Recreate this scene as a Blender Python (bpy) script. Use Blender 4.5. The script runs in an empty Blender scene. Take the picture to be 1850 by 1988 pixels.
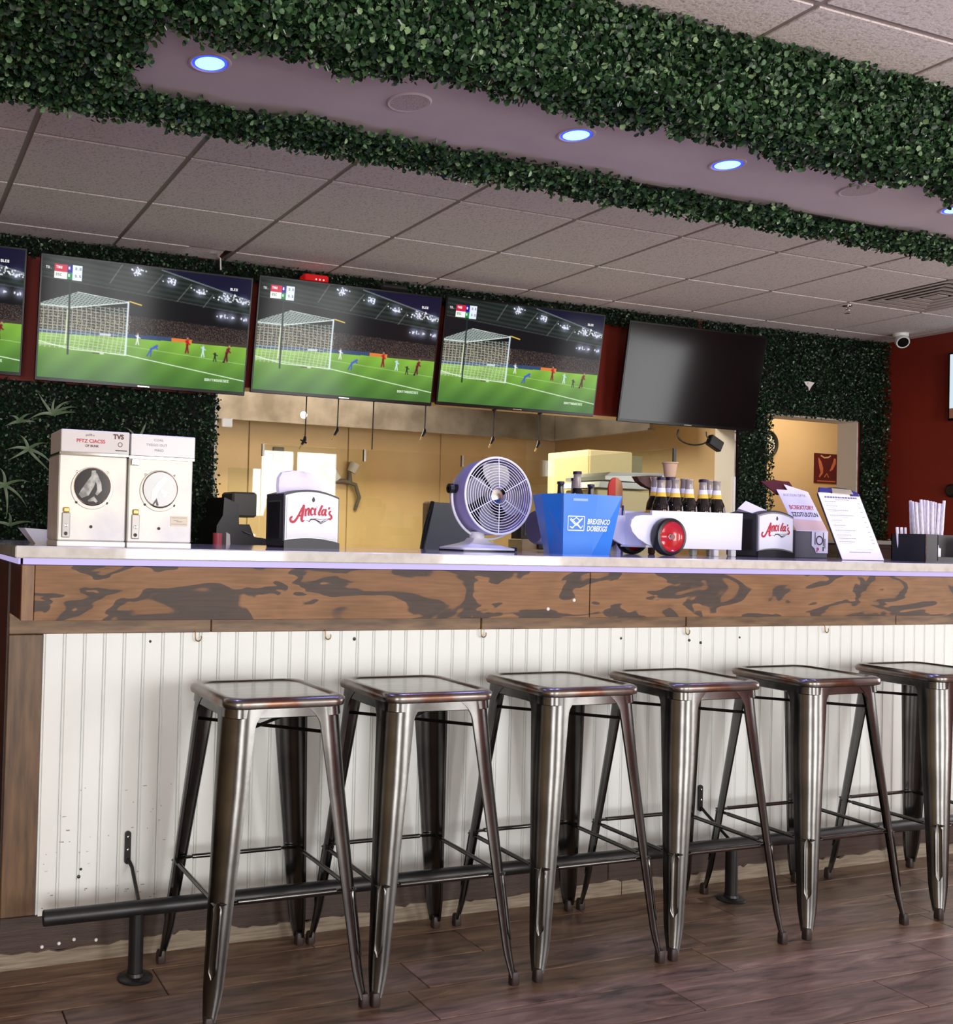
import bpy, math, random
import numpy as np
from mathutils import Matrix, Vector
scene = bpy.context.scene
col = scene.collection
random.seed(7)
rng = np.random.default_rng(7)
PI = math.pi

# ------------------------------------------------------------------ camera
CAM_H, FPX = 1.17, 2006.85
YAW, PITCH, ROLL = 0.366437, 0.018503, 0.026800
fw0 = Vector((math.sin(YAW), math.cos(YAW), 0)); rt0 = Vector((math.cos(YAW), -math.sin(YAW), 0)); up0 = Vector((0, 0, 1))
fw = math.cos(PITCH)*fw0 + math.sin(PITCH)*up0
up1 = -math.sin(PITCH)*fw0 + math.cos(PITCH)*up0
rt = math.cos(ROLL)*rt0 + math.sin(ROLL)*up1
upv = -math.sin(ROLL)*rt0 + math.cos(ROLL)*up1
cd = bpy.data.cameras.new('camera'); cam = bpy.data.objects.new('camera', cd); col.objects.link(cam)
cd.sensor_fit = 'HORIZONTAL'; cd.sensor_width = 36; cd.lens = 36*FPX/1850
cd.shift_x = (925-524.5)/1850; cd.clip_start = 0.05
m3 = Matrix((rt, upv, -fw)).transposed()
cam.matrix_world = Matrix.Translation((0, 0, CAM_H)) @ m3.to_4x4()
scene.camera = cam

# ------------------------------------------------------------------ world, lights, exposure
w = bpy.data.worlds.new('world'); scene.world = w; w.use_nodes = True
w.node_tree.nodes['Background'].inputs[0].default_value = (0.75, 0.85, 1, 1)
w.node_tree.nodes['Background'].inputs[1].default_value = 0.6
scene.view_settings.view_transform = 'Standard'; scene.view_settings.look = 'None'
scene.view_settings.exposure = 0.2; scene.view_settings.gamma = 1.0
scene.view_settings.use_curve_mapping = False

def area(name, loc, direction, sx, sy, power, color):
    l = bpy.data.lights.new(name, 'AREA'); l.shape = 'RECTANGLE'; l.size = sx; l.size_y = sy
    l.energy = power; l.color = color
    o = bpy.data.objects.new(name, l); col.objects.link(o); o.location = loc
    o.rotation_euler = Vector(direction).to_track_quat('-Z', 'Y').to_euler()
    return o
# daylight in assumed windows: three shop-fronts behind the viewer, one to the side
WIN = [(-1.5, 0.0), (1.9, 3.4), (4.9, 6.3)]
for a, b in WIN:
    area('window_daylight', ((a+b)/2, -3.34, 1.26), (0, 1, 0), b-a, 2.2, 92*(b-a), (1, 0.98, 0.97))
area('side_window_daylight', (6.74, 1.9, 1.35), (-1, 0, 0), 1.9, 1.8, 60, (1, 0.98, 0.97))
# assumed, unseen light panels in the kitchen and hall
area('kitchen_light', (3.2, 6.3, 2.58), (0, 0, -1), 2.4, 0.6, 84, (1, 0.88, 0.70))
area('hall_light', (7.0, 6.0, 2.58), (0, 0, -1), 0.9, 0.5, 15, (1, 0.82, 0.6))

# ------------------------------------------------------------------ helpers
def S(r, g, b, a=1):
    f = lambda c: c/12.92 if c <= .04045 else ((c+.055)/1.055)**2.4
    return (f(r/255), f(g/255), f(b/255), a)

MATS = {}
def mat(name, color, rough=.5, metal=0, spec=.5, noise=None, bump=None, emit=None, coat=0, stretch=None, objrand=0, trans=0, alpha=1):
    """noise=(scale, colour2, lo, hi)  bump=(scale, strength)  emit=(colour, strength)"""
    if name in MATS: return MATS[name]
    m = bpy.data.materials.new(name); m.use_nodes = True; nt = m.node_tree; N = nt.nodes; L = nt.links
    b = N['Principled BSDF']
    b.inputs['Base Color'].default_value = color; b.inputs['Roughness'].default_value = rough
    b.inputs['Metallic'].default_value = metal; b.inputs['Specular IOR Level'].default_value = spec
    b.inputs['Coat Weight'].default_value = coat; b.inputs['Transmission Weight'].default_value = trans
    b.inputs['Alpha'].default_value = alpha
    if emit: b.inputs['Emission Color'].default_value = emit[0]; b.inputs['Emission Strength'].default_value = emit[1]
    tc = N.new('ShaderNodeTexCoord'); mp = N.new('ShaderNodeMapping'); L.new(tc.outputs['Object'], mp.inputs['Vector'])
    if stretch: mp.inputs['Scale'].default_value = stretch
    cur = None
    if noise:
        t = N.new('ShaderNodeTexNoise'); t.inputs['Scale'].default_value = noise[0]; t.inputs['Detail'].default_value = 6
        L.new(mp.outputs[0], t.inputs['Vector'])
        r = N.new('ShaderNodeValToRGB'); r.color_ramp.elements[0].position = noise[2]; r.color_ramp.elements[1].position = noise[3]
        r.color_ramp.elements[0].color = color; r.color_ramp.elements[1].color = noise[1]
        L.new(t.outputs['Fac'], r.inputs['Fac']); cur = r.outputs['Color']
    if objrand:
        oi = N.new('ShaderNodeObjectInfo'); hv = N.new('ShaderNodeHueSaturation'); mr = N.new('ShaderNodeMapRange')
        mr.inputs['To Min'].default_value = 1-objrand; mr.inputs['To Max'].default_value = 1+objrand
        L.new(oi.outputs['Random'], mr.inputs['Value']); L.new(mr.outputs['Result'], hv.inputs['Value'])
        if cur: L.new(cur, hv.inputs['Color'])
        else: hv.inputs['Color'].default_value = color
        cur = hv.outputs['Color']
    if cur: L.new(cur, b.inputs['Base Color'])
    if bump:
        t = N.new('ShaderNodeTexNoise'); t.inputs['Scale'].default_value = bump[0]; t.inputs['Detail'].default_value = 4
        L.new(mp.outputs[0], t.inputs['Vector'])
        bp = N.new('ShaderNodeBump'); bp.inputs['Strength'].default_value = bump[1]; bp.inputs['Distance'].default_value = .01
        L.new(t.outputs['Fac'], bp.inputs['Height']); L.new(bp.outputs['Normal'], b.inputs['Normal'])
    MATS[name] = m
    return m

class MB:
    """collects shapes in world metres; build() makes ONE mesh object"""
    def __init__(s): s.v = []; s.f = []; s.xf = None
    def add(s, vs, fs):
        n = len(s.v)
        for p in vs:
            p = Vector(p)
            s.v.append(tuple(s.xf @ p) if s.xf else tuple(p))
        s.f += [tuple(i+n for i in f) for f in fs]
        return s
    def box(s, x0, x1, y0, y1, z0, z1, bev=0):
        if bev:
            b = min(bev, (x1-x0)*.49, (y1-y0)*.49, (z1-z0)*.49)
            vs = []; 
            for z, e in ((z0, b), (z0+b, 0), (z1-b, 0), (z1, b)):
                a0, a1, c0, c1 = x0+e, x1-e, y0+e, y1-e
                k = b if e == 0 else b*.4
                vs += [(a0+k, c0, z), (a1-k, c0, z), (a1, c0+k, z), (a1, c1-k, z), (a1-k, c1, z), (a0+k, c1, z), (a0, c1-k, z), (a0, c0+k, z)]
            fs = [tuple(reversed(range(8))), tuple(range(24, 32))]
            for l in range(3):
                for i in range(8):
                    j = (i+1) % 8
                    fs.append((l*8+i, l*8+j, l*8+8+j, l*8+8+i))
            return s.add(vs, fs)
        vs = [(x0, y0, z0), (x1, y0, z0), (x1, y1, z0), (x0, y1, z0), (x0, y0, z1), (x1, y0, z1), (x1, y1, z1), (x0, y1, z1)]
        return s.add(vs, [(3, 2, 1, 0), (4, 5, 6, 7), (0, 1, 5, 4), (1, 2, 6, 5), (2, 3, 7, 6), (3, 0, 4, 7)])
    def prism(s, pts, d, axis='y', at=0):
        """outline pts (a,b) in the plane across axis; runs from at to at+d"""
        n = len(pts)
        def p3(a, b, t): return {'y': (a, t, b), 'x': (t, a, b), 'z': (a, b, t)}[axis]
        vs = [p3(a, b, at) for a, b in pts] + [p3(a, b, at+d) for a, b in pts]
        fs = [tuple(range(n)), tuple(range(2*n-1, n-1, -1))] + [(i, i+n, (i+1) % n+n, (i+1) % n) for i in range(n)]
        return s.add(vs, fs)
    def tube(s, pts, r, n=10, cap=True, flat=1):
        pts = [Vector(p) for p in pts]; rs = r if isinstance(r, (list, tuple)) else [r]*len(pts)
        vs = []; fs = []; prev = None
        for i, p in enumerate(pts):
            t = (pts[min(i+1, len(pts)-1)]-pts[max(i-1, 0)]).normalized()
            if prev is None:
                a = Vector((0, 0, 1)) if abs(t.z) < .9 else Vector((1, 0, 0))
                u = t.cross(a).normalized()
            else: u = (prev-t*prev.dot(t)).normalized()
            prev = u; v = t.cross(u)
            for k in range(n):
                an = 2*PI*k/n
                vs.append(p+(u*math.cos(an)+v*math.sin(an)*flat)*rs[i])
        for i in range(len(pts)-1):
            for k in range(n):
                k2 = (k+1) % n
                fs.append((i*n+k, i*n+k2, (i+1)*n+k2, (i+1)*n+k))
        if cap: fs += [tuple(reversed(range(n))), tuple(range((len(pts)-1)*n, len(pts)*n))]
        return s.add(vs, fs)
    def lathe(s, prof, c=(0, 0, 0), axis='z', n=24, a0=0, a1=2*PI):
        c = Vector(c); vs = []; fs = []; full = abs(a1-a0-2*PI) < 1e-6; m = n if full else n+1
        for r, h in prof:
            for k in range(m):
                a = a0+(a1-a0)*k/n
                x, y = r*math.cos(a), r*math.sin(a)
                vs.append(c+Vector({'z': (x, y, h), 'y': (x, h, y), 'x': (h, x, y)}[axis]))
        for i in range(len(prof)-1):
            for k in range(n):
                k2 = (k+1) % m
                if prof[i][0] < 1e-6: fs.append((i*m, (i+1)*m+k2, (i+1)*m+k))
                elif prof[i+1][0] < 1e-6: fs.append((i*m+k, i*m+k2, (i+1)*m))
                else: fs.append((i*m+k, i*m+k2, (i+1)*m+k2, (i+1)*m+k))
        return s.add(vs, fs)
    def torus(s, c, R, r, axis='y', n=32, k=8, a0=0, a1=2*PI, cap=True):
        c = Vector(c); pts = []
        full = abs(a1-a0-2*PI) < 1e-6
        vs = []; fs = []; m = n if full else n+1
        for i in range(m):
            a = a0+(a1-a0)*i/n
            for j in range(k):
                b = 2*PI*j/k; rr = R+r*math.cos(b); h = r*math.sin(b)
                x, y = rr*math.cos(a), rr*math.sin(a)
                vs.append(c+Vector({'z': (x, y, h), 'y': (x, h, y), 'x': (h, x, y)}[axis]))
        for i in range(n):
            i2 = (i+1) % m
            for j in range(k):
                j2 = (j+1) % k
                fs.append((i*k+j, i2*k+j, i2*k+j2, i*k+j2))
        return s.add(vs, fs)
    def loft(s, rings, caps=True):
        n = len(rings[0]); vs = [p for r in rings for p in r]; fs = []
        for i in range(len(rings)-1):
            for k in range(n):
                k2 = (k+1) % n
                fs.append((i*n+k, i*n+k2, (i+1)*n+k2, (i+1)*n+k))
        if caps: fs += [tuple(reversed(range(n))), tuple(range((len(rings)-1)*n, len(rings)*n))]
        return s.add(vs, fs)
    def ribbon(s, pts, wd, frame, lift=0):
        """flat stroke; pts 2-D, frame(a,b,lift)->3-D"""
        n = len(pts); vs = []
        for i, (x, y) in enumerate(pts):
            x0, y0 = pts[max(i-1, 0)]; x1, y1 = pts[min(i+1, n-1)]
            d = math.hypot(x1-x0, y1-y0) or 1; nx, ny = -(y1-y0)/d, (x1-x0)/d
            ww = wd[i] if isinstance(wd, (list, tuple)) else wd
            vs += [frame(x+nx*ww/2, y+ny*ww/2, lift), frame(x-nx*ww/2, y-ny*ww/2, lift)]
        return s.add(vs, [(2*i, 2*i+1, 2*i+3, 2*i+2) for i in range(n-1)])
    def build(s, name, m, parent=None, smooth=False, loc=None):
        off = Vector(OFF.get(parent.name, (0, 0, 0))) if parent else Vector(loc or (0, 0, 0))
        me = bpy.data.meshes.new(name)
        me.from_pydata([tuple(Vector(p)-off) for p in s.v], [], s.f)
        me.validate(); me.update()
        import bmesh
        bm = bmesh.new(); bm.from_mesh(me); bmesh.ops.recalc_face_normals(bm, faces=bm.faces); bm.to_mesh(me); bm.free()
        if smooth:
            for p in me.polygons: p.use_smooth = True
            me.set_sharp_from_angle(angle=math.radians(40))
        if m: me.materials.append(m)
        o = bpy.data.objects.new(name, me); col.objects.link(o)
        if parent: o.parent = parent; OFF[o.name] = tuple(off)
        else: o.location = off; OFF[o.name] = tuple(off)
        return o
OFF = {}
def tag(o, label, cat, group=None):
    o['label'] = label; o['category'] = cat
    if group: o['group'] = group
    return o
def thing(name, label, cat, loc, group=None):
    o = bpy.data.objects.new(name, None); col.objects.link(o); o.location = loc; OFF[o.name] = tuple(loc)
    o.empty_display_size = .05
    return tag(o, label, cat, group)
def struct(o): o['kind'] = 'structure'; return o
def clone(o, parent=None, dloc=None):
    c = o.copy(); col.objects.link(c); c.parent = parent
    if dloc is not None: c.location = dloc
    for ch in o.children: clone(ch, c)
    return c
def meshobj(name, me, parent=None, loc=(0, 0, 0)):
    o = bpy.data.objects.new(name, me); col.objects.link(o); o.parent = parent; o.location = loc; return o
def rrect(hx, hy, r, n=5):
    pts = []
    for cx, cy, a in ((hx-r, hy-r, 0), (-hx+r, hy-r, 90), (-hx+r, -hy+r, 180), (hx-r, -hy+r, 270)):
        for k in range(n+1):
            an = math.radians(a+90*k/n); pts.append((cx+r*math.cos(an), cy+r*math.sin(an)))
    return pts
def text_mesh(body, size, shear=0, bold=0, spacing=1, align='LEFT'):
    cu = bpy.data.curves.new('txt', 'FONT'); cu.body = body; cu.size = size; cu.shear = shear; cu.offset = bold
    cu.space_character = spacing; cu.align_x = align; cu.resolution_u = 3
    o = bpy.data.objects.new('txt', cu); col.objects.link(o)
    dg = bpy.context.evaluated_depsgraph_get()
    me = bpy.data.meshes.new_from_object(o.evaluated_get(dg))
    vs = [v.co.copy() for v in me.vertices]; fs = [tuple(p.vertices) for p in me.polygons]
    bpy.data.objects.remove(o); bpy.data.curves.remove(cu); bpy.data.meshes.remove(me)
    return vs, fs
def lettering(body, size, frame, m, parent, lift=.0008, name='lettering', **k):
    vs, fs = text_mesh(body, size, **k)
    return MB().add([frame(v.x, v.y, lift) for v in vs], fs).build(name, m, parent)
def bars(rects, frame, m, parent, lift=.0008, name='print'):
    b = MB()
    for x0, x1, y0, y1 in rects: b.add([frame(x0, y0, lift), frame(x1, y0, lift), frame(x1, y1, lift), frame(x0, y1, lift)], [(0, 1, 2, 3)])
    return b.build(name, m, parent)

# ------------------------------------------------------------------ materials
white_paint = mat('white_paint', S(238, 241, 238), .45, noise=(3, S(230, 233, 230), .35, .7))
red_wall = mat('red_wall', S(150, 44, 26), .6, noise=(1.5, S(128, 36, 24), .3, .7))
beige = mat('beige_paint', S(214, 190, 150), .6, noise=(2, S(205, 180, 140), .3, .7))
steel = mat('brushed_steel', S(150, 147, 142), .30, 1, noise=(3, S(116, 112, 107), .35, .65), stretch=(1.6, 1, 1.5), bump=(9, .08))
gun = mat('gunmetal', S(102, 101, 99), .23, 1, noise=(9, S(76, 74, 73), .35, .75), bump=(14, .05))
gun_panel = mat('seat_steel', S(146, 143, 138), .20, 1, noise=(8, S(118, 113, 108), .35, .7), stretch=(1, 6, 1))
copper_rim = mat('worn_copper_rim', S(112, 82, 68), .28, 1, noise=(11, S(124, 119, 115), .40, .56))
dark_rod = mat('dark_rod', S(58, 52, 50), .35, 1)
rubber = mat('dark_rubber', S(48, 36, 34), .5)
blackp = mat('black_plastic', S(30, 30, 31), .38)
blackm = mat('black_metal', S(22, 22, 24), .38, 0, .5, noise=(30, S(30, 30, 32), .4, .7))
blackgloss = mat('black_gloss', S(10, 10, 12), .2, 0, .25)
chrome = mat('chrome', S(215, 213, 208), .12, 1)
whitep = mat('white_plastic', S(238, 238, 236), .3)
offwhite = mat('off_white', S(226, 222, 214), .5)
paper = mat('white_paper', S(244, 240, 246), .7)
quartz = mat('white_quartz', S(216, 214, 210), .07, 0, .5, noise=(26, S(198, 194, 188), .45, .72), coat=.3)
redp = mat('red_ink', S(190, 40, 56), .5)
darkink = mat('dark_ink', S(52, 50, 54), .5)
greyink = mat('grey_ink', S(150, 146, 156), .6)
maroon = mat('maroon_print', S(86, 24, 34), .5)
lav = mat('lavender_paint', S(168, 156, 196), .35)
bluep = mat('blue_plastic', S(32, 124, 214), .3)
skyink = mat('pale_print', S(226, 240, 250), .5)
brass = mat('brass', S(150, 120, 70), .35, 1)
gold = mat('gold_foil', S(214, 180, 110), .35, .6)
tan = mat('tan_card', S(198, 166, 128), .7)
darkwood = mat('dark_wood', S(64, 46, 38), .5, noise=(5, S(44, 32, 28), .35, .7), stretch=(1, 1, 8), bump=(20, .1))
trimwood = mat('stained_pine', S(136, 106, 74), .45, noise=(4, S(88, 64, 45), .38, .72), stretch=(2, 2, 14), bump=(30, .06))
trimwood_post = mat('stained_pine_upright', S(112, 85, 58), .45, noise=(4, S(74, 55, 38), .36, .7), stretch=(14, 14, 1.6), bump=(30, .06))
kickwood = mat('dark_kickboard', S(70, 52, 44), .5, noise=(5, S(46, 34, 30), .35, .7), stretch=(1.2, 4, 22), bump=(30, .12))
rawwood = mat('raw_wood', S(150, 138, 120), .8, noise=(6, S(112, 98, 82), .35, .7), stretch=(1.5, 4, 24), bump=(30, .2))
grout = mat('floor_grout', S(34, 27, 24), .8)
gridm = mat('ceiling_grid', S(158, 145, 142), .5)
plaster = mat('soffit_plaster', S(196, 180, 182), .7, noise=(4, S(186, 170, 174), .3, .7), bump=(5, .1))
backing = mat('hedge_backing', S(10, 16, 11), .9)
ledm = mat('led_diffuser', S(112, 104, 190), .4, emit=((.36, .31, .52, 1), 1.0))
lens_core = mat('lamp_lens', S(210, 240, 255), .4, emit=((.18, .58, 1.0, 1), 2.4))
lens_edge = mat('lamp_lens_edge', S(60, 90, 255), .4, emit=((.006, .014, 1.0, 1), 6.0))
warm_glint = mat('warm_bulb', S(255, 250, 240), .4, emit=((1, .93, .8, 1), 9))  # emission for the lamp reflection painted on the hood

def custom(name):
    m = bpy.data.materials.new(name); m.use_nodes = True
    return m, m.node_tree.nodes, m.node_tree.links, m.node_tree.nodes['Principled BSDF']
def nd(N, t, **k):
    n = N.new(t)
    for a, v in k.items(): n.inputs[a].default_value = v
    return n
def ramp(N, stops, interp='LINEAR'):
    r = N.new('ShaderNodeValToRGB'); r.color_ramp.interpolation = interp
    while len(r.color_ramp.elements) < len(stops): r.color_ramp.elements.new(.5)
    for e, (p, c) in zip(r.color_ramp.elements, stops): e.position = p; e.color = c
    return r
# plywood with cathedral grain
ply, N, L, b = custom('stained_plywood')
tc = N.new('ShaderNodeTexCoord'); mp = nd(N, 'ShaderNodeMapping', Scale=(1.25, 1, 3.6)); L.new(tc.outputs['Object'], mp.inputs['Vector'])
t = nd(N, 'ShaderNodeTexNoise', Scale=2.1, Detail=3.2, Roughness=.52, Distortion=.7); L.new(mp.outputs[0], t.inputs['Vector'])
mu = N.new('ShaderNodeMath'); mu.operation = 'MULTIPLY'; mu.inputs[1].default_value = 4.6; L.new(t.outputs['Fac'], mu.inputs[0])
fr = N.new('ShaderNodeMath'); fr.operation = 'FRACT'; L.new(mu.outputs[0], fr.inputs[0])
r1 = ramp(N, [(0, S(72, 61, 54)), (.27, S(78, 65, 57)), (.30, S(144, 106, 72)), (.94, S(128, 93, 62)), (.98, S(80, 66, 58))]); L.new(fr.outputs[0], r1.inputs['Fac'])
mp2 = nd(N, 'ShaderNodeMapping', Scale=(3, 1, 60)); L.new(tc.outputs['Object'], mp2.inputs['Vector'])
t2 = nd(N, 'ShaderNodeTexNoise', Scale=3.0, Detail=5); L.new(mp2.outputs[0], t2.inputs['Vector'])
r2 = ramp(N, [(.3, (.72, .72, .72, 1)), (.7, (1.1, 1.1, 1.1, 1))]); L.new(t2.outputs['Fac'], r2.inputs['Fac'])
mx = N.new('ShaderNodeMix'); mx.data_type = 'RGBA'; mx.blend_type = 'MULTIPLY'; mx.inputs['Factor'].default_value = .8
L.new(r1.outputs[0], mx.inputs['A']); L.new(r2.outputs[0], mx.inputs['B']); L.new(mx.outputs['Result'], b.inputs['Base Color'])
b.inputs['Roughness'].default_value = .5; b.inputs['Specular IOR Level'].default_value = .3
# wood-look floor planks
plank_m, N, L, b = custom('floor_plank_wood')
tc = N.new('ShaderNodeTexCoord'); oi = N.new('ShaderNodeObjectInfo')
va = N.new('ShaderNodeVectorMath'); va.operation = 'ADD'; L.new(tc.outputs['Object'], va.inputs[0])
cb = N.new('ShaderNodeCombineXYZ'); mm = N.new('ShaderNodeMath'); mm.operation = 'MULTIPLY'; mm.inputs[1].default_value = 37
L.new(oi.outputs['Random'], mm.inputs[0]); L.new(mm.outputs[0], cb.inputs['X']); L.new(mm.outputs[0], cb.inputs['Y']); L.new(cb.outputs[0], va.inputs[1])
mp = nd(N, 'ShaderNodeMapping', Scale=(1.7, 12, 1)); L.new(va.outputs[0], mp.inputs['Vector'])
t = nd(N, 'ShaderNodeTexNoise', Scale=1.9, Detail=7, Roughness=.6, Distortion=1.4); L.new(mp.outputs[0], t.inputs['Vector'])
r1 = ramp(N, [(.28, S(50, 38, 32)), (.42, S(98, 77, 63)), (.56, S(124, 98, 80)), (.75, S(158, 130, 108))]); L.new(t.outputs['Fac'], r1.inputs['Fac'])
hv = N.new('ShaderNodeHueSaturation'); mr = nd(N, 'ShaderNodeMapRange'); mr.inputs['To Min'].default_value = .8; mr.inputs['To Max'].default_value = 1.15
L.new(oi.outputs['Random'], mr.inputs['Value']); L.new(mr.outputs[0], hv.inputs['Value']); L.new(r1.outputs[0], hv.inputs['Color']); L.new(hv.outputs[0], b.inputs['Base Color'])
b.inputs['Roughness'].default_value = .36
bp = nd(N, 'ShaderNodeBump', Strength=.12, Distance=.004); L.new(t.outputs['Fac'], bp.inputs['Height']); L.new(bp.outputs[0], b.inputs['Normal'])
# fissured ceiling tile
tile_m, N, L, b = custom('ceiling_tile_mineral')
tc = N.new('ShaderNodeTexCoord'); vo = nd(N, 'ShaderNodeTexVoronoi', Scale=150); L.new(tc.outputs['Object'], vo.inputs['Vector'])
no = nd(N, 'ShaderNodeTexNoise', Scale=110, Detail=5); L.new(tc.outputs['Object'], no.inputs['Vector'])
r1 = ramp(N, [(.36, S(198, 186, 184)), (.46, S(232, 221, 221))]); L.new(no.outputs['Fac'], r1.inputs['Fac']); L.new(r1.outputs[0], b.inputs['Base Color'])
b.inputs['Roughness'].default_value = .9
bp = nd(N, 'ShaderNodeBump', Strength=.5, Distance=.004); L.new(no.outputs['Fac'], bp.inputs['Height']); L.new(bp.outputs[0], b.inputs['Normal'])
# boxwood leaves
def leafmat(name, stops, rough=.33):
    m, N, L, b = custom(name)
    g = N.new('ShaderNodeNewGeometry'); r = ramp(N, stops); L.new(g.outputs['Random Per Island'], r.inputs['Fac']); L.new(r.outputs[0], b.inputs['Base Color'])
    mq = N.new('ShaderNodeMath'); mq.operation = 'MULTIPLY'; mq.inputs[1].default_value = 13.7; L.new(g.outputs['Random Per Island'], mq.inputs[0])
    fq = N.new('ShaderNodeMath'); fq.operation = 'FRACT'; L.new(mq.outputs[0], fq.inputs[0])
    rq = ramp(N, [(0, (.12, .12, .12, 1)), (.14, (.14, .14, .14, 1)), (.2, (rough,)*3+(1,)), (1, (rough,)*3+(1,))]); L.new(fq.outputs[0], rq.inputs['Fac']); L.new(rq.outputs[0], b.inputs['Roughness'])
    b.inputs['Specular IOR Level'].default_value = .4
    return m
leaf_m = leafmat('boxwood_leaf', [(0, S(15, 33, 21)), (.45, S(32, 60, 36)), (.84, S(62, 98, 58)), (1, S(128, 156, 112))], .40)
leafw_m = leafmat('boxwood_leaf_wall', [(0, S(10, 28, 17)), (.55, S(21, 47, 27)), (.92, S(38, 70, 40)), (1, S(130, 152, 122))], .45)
plant_m = mat('air_plant_leaf', S(150, 166, 142), .5, noise=(20, S(92, 122, 80), .4, .7))
# clear glass panes (thin)
glass, N, L, b = custom('clear_glass')
N.remove(b); out = N['Material Output']
tr = N.new('ShaderNodeBsdfTransparent'); tr.inputs[0].default_value = (.93, .96, .92, 1)
gl = N.new('ShaderNodeBsdfGlossy'); gl.inputs['Roughness'].default_value = .015
fz = nd(N, 'ShaderNodeFresnel', IOR=1.5); ms = N.new('ShaderNodeMixShader')
gg = N.new('ShaderNodeNewGeometry'); mri = nd(N, 'ShaderNodeMapRange'); mri.inputs['To Min'].default_value = 1.5; mri.inputs['To Max'].default_value = 1/1.5
L.new(gg.outputs['Backfacing'], mri.inputs['Value']); L.new(mri.outputs['Result'], fz.inputs['IOR'])
L.new(fz.outputs[0], ms.inputs[0]); L.new(tr.outputs[0], ms.inputs[1]); L.new(gl.outputs[0], ms.inputs[2]); L.new(ms.outputs[0], out.inputs['Surface'])
# television picture (colour comes from the mesh's own picture attribute)
screen_m, N, L, b = custom('television_picture')
at = N.new('ShaderNodeAttribute'); at.attribute_name = 'picture'
L.new(at.outputs['Color'], b.inputs['Emission Color']); b.inputs['Emission Strength'].default_value = 1.0
b.inputs['Base Color'].default_value = (.004, .004, .005, 1); b.inputs['Roughness'].default_value = .10; b.inputs['Specular IOR Level'].default_value = .09
screen_off = mat('dark_screen', (.003, .003, .004, 1), .12, 0, .30)

# ------------------------------------------------------------------ room shell
CE = 2.628; T = .6096; GX, GY = .5007, 3.8795
XL, XR, YF, YB = -3.2, 6.69, -3.3, 5.30
fl = struct(MB().box(XL, 9.0, YF, 7.7, -.12, -.006).build('floor', grout))
MB().box(XL, XR, YF, 1.0, -.006, 0).build('entrance_floor', mat('pale_floor', S(176, 160, 142), .4, noise=(3, S(150, 132, 114), .3, .7)), fl)  # unseen pale floor, added to bounce daylight up to the ceiling
rows = {0: .73, 1: .463, 2: 2.24, 3: 1.985, 4: 2.56, 5: 1.9, 6: 2.4, -1: 1.2}
pl_mesh = {}
k = -1
for k in range(-1, 9):
    y1 = 2.685-.1625*k; y0 = y1-.1625
    if y0 < 1.0: continue
    j0 = rows.get(k, 1.3+.37*k)
    x = j0-.92*3
    while x < 5.2:
        xa, xb = x, x+.92
        if xb > -.4:
            if 'p' not in pl_mesh:
                o = MB().box(.0012, .9188, .0012, .1613, -.006, 0, .0015).build('floor_plank', plank_m, fl); o.location = (xa, y0, 0); pl_mesh['p'] = o.data
            else: meshobj('floor_plank', pl_mesh['p'], fl, (xa, y0, 0))
        x += .92
ce = struct(MB().box(XL, 9.0, YF, 7.7, CE+.03, CE+.12).build('ceiling', gridm))
tm = MB().box(.012, T-.012, .012, T-.012, CE-.006, CE+.012).build('ceiling_tile', tile_m, ce); tme = tm.data
first = True
xs = [GX+T*i for i in range(-2, 11)]; ys = [GY+T*j for j in range(-5, 3)]
for i, x in enumerate(xs):
    for j, y in enumerate(ys):
        if x+T > XR+.02 or y+T > YB+.02: continue
        if abs(x-5.3775) < .02 and abs(y-3.8795) < .02: continue      # supply vent sits here
        if first: tm.location = (x, y, 0); first = False
        else: meshobj('ceiling_tile', tme, ce, (x, y, 0))
# cut tiles along the walls
yc = ys[-1]
cut = {}
for i, x in enumerate(xs):
    x1 = min(x+T, XR-.002)
    if x1-x < .05: continue
    if abs(x-(GX+T)) < .01: x1 = x+.37                              # this one is short: a dark gap is left beside it
    MB().box(x+.012, x1-.006, yc+.012, YB-.004, CE-.006, CE+.012).build('ceiling_tile', tile_m, ce)
for j, y in enumerate(ys[:-1]):
    MB().box(xs[-1]+.012, XR-.004, y+.012, y+T-.012, CE-.006, CE+.012).build('ceiling_tile', tile_m, ce)
g = MB(); g.xf = Matrix.Translation((GX+T+.45, yc+.10, CE+.006)) @ Matrix.Rotation(-.12, 4, 'X')
g.box(-.11, .12, -.09, .085, -.002, .002).build('ceiling_tile', tile_m, ce)
for x in xs: MB().box(x-.012, x+.012, ys[0], YB-.004, CE-.001, CE+.006).build('ceiling_grid_bar', gridm, ce)
for y in ys: MB().box(xs[0], XR-.004, y-.0118, y+.0118, CE-.0006, CE+.0055).build('ceiling_grid_bar', gridm, ce)
MB().box(-.7, XR-.004, YB-.022, YB-.002, CE-.003, CE+.003).build('wall_angle', gridm, ce)
MB().box(XR-.022, XR-.002, ys[0], YB-.004, CE-.003, CE+.003).build('wall_angle', gridm, ce)

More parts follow.
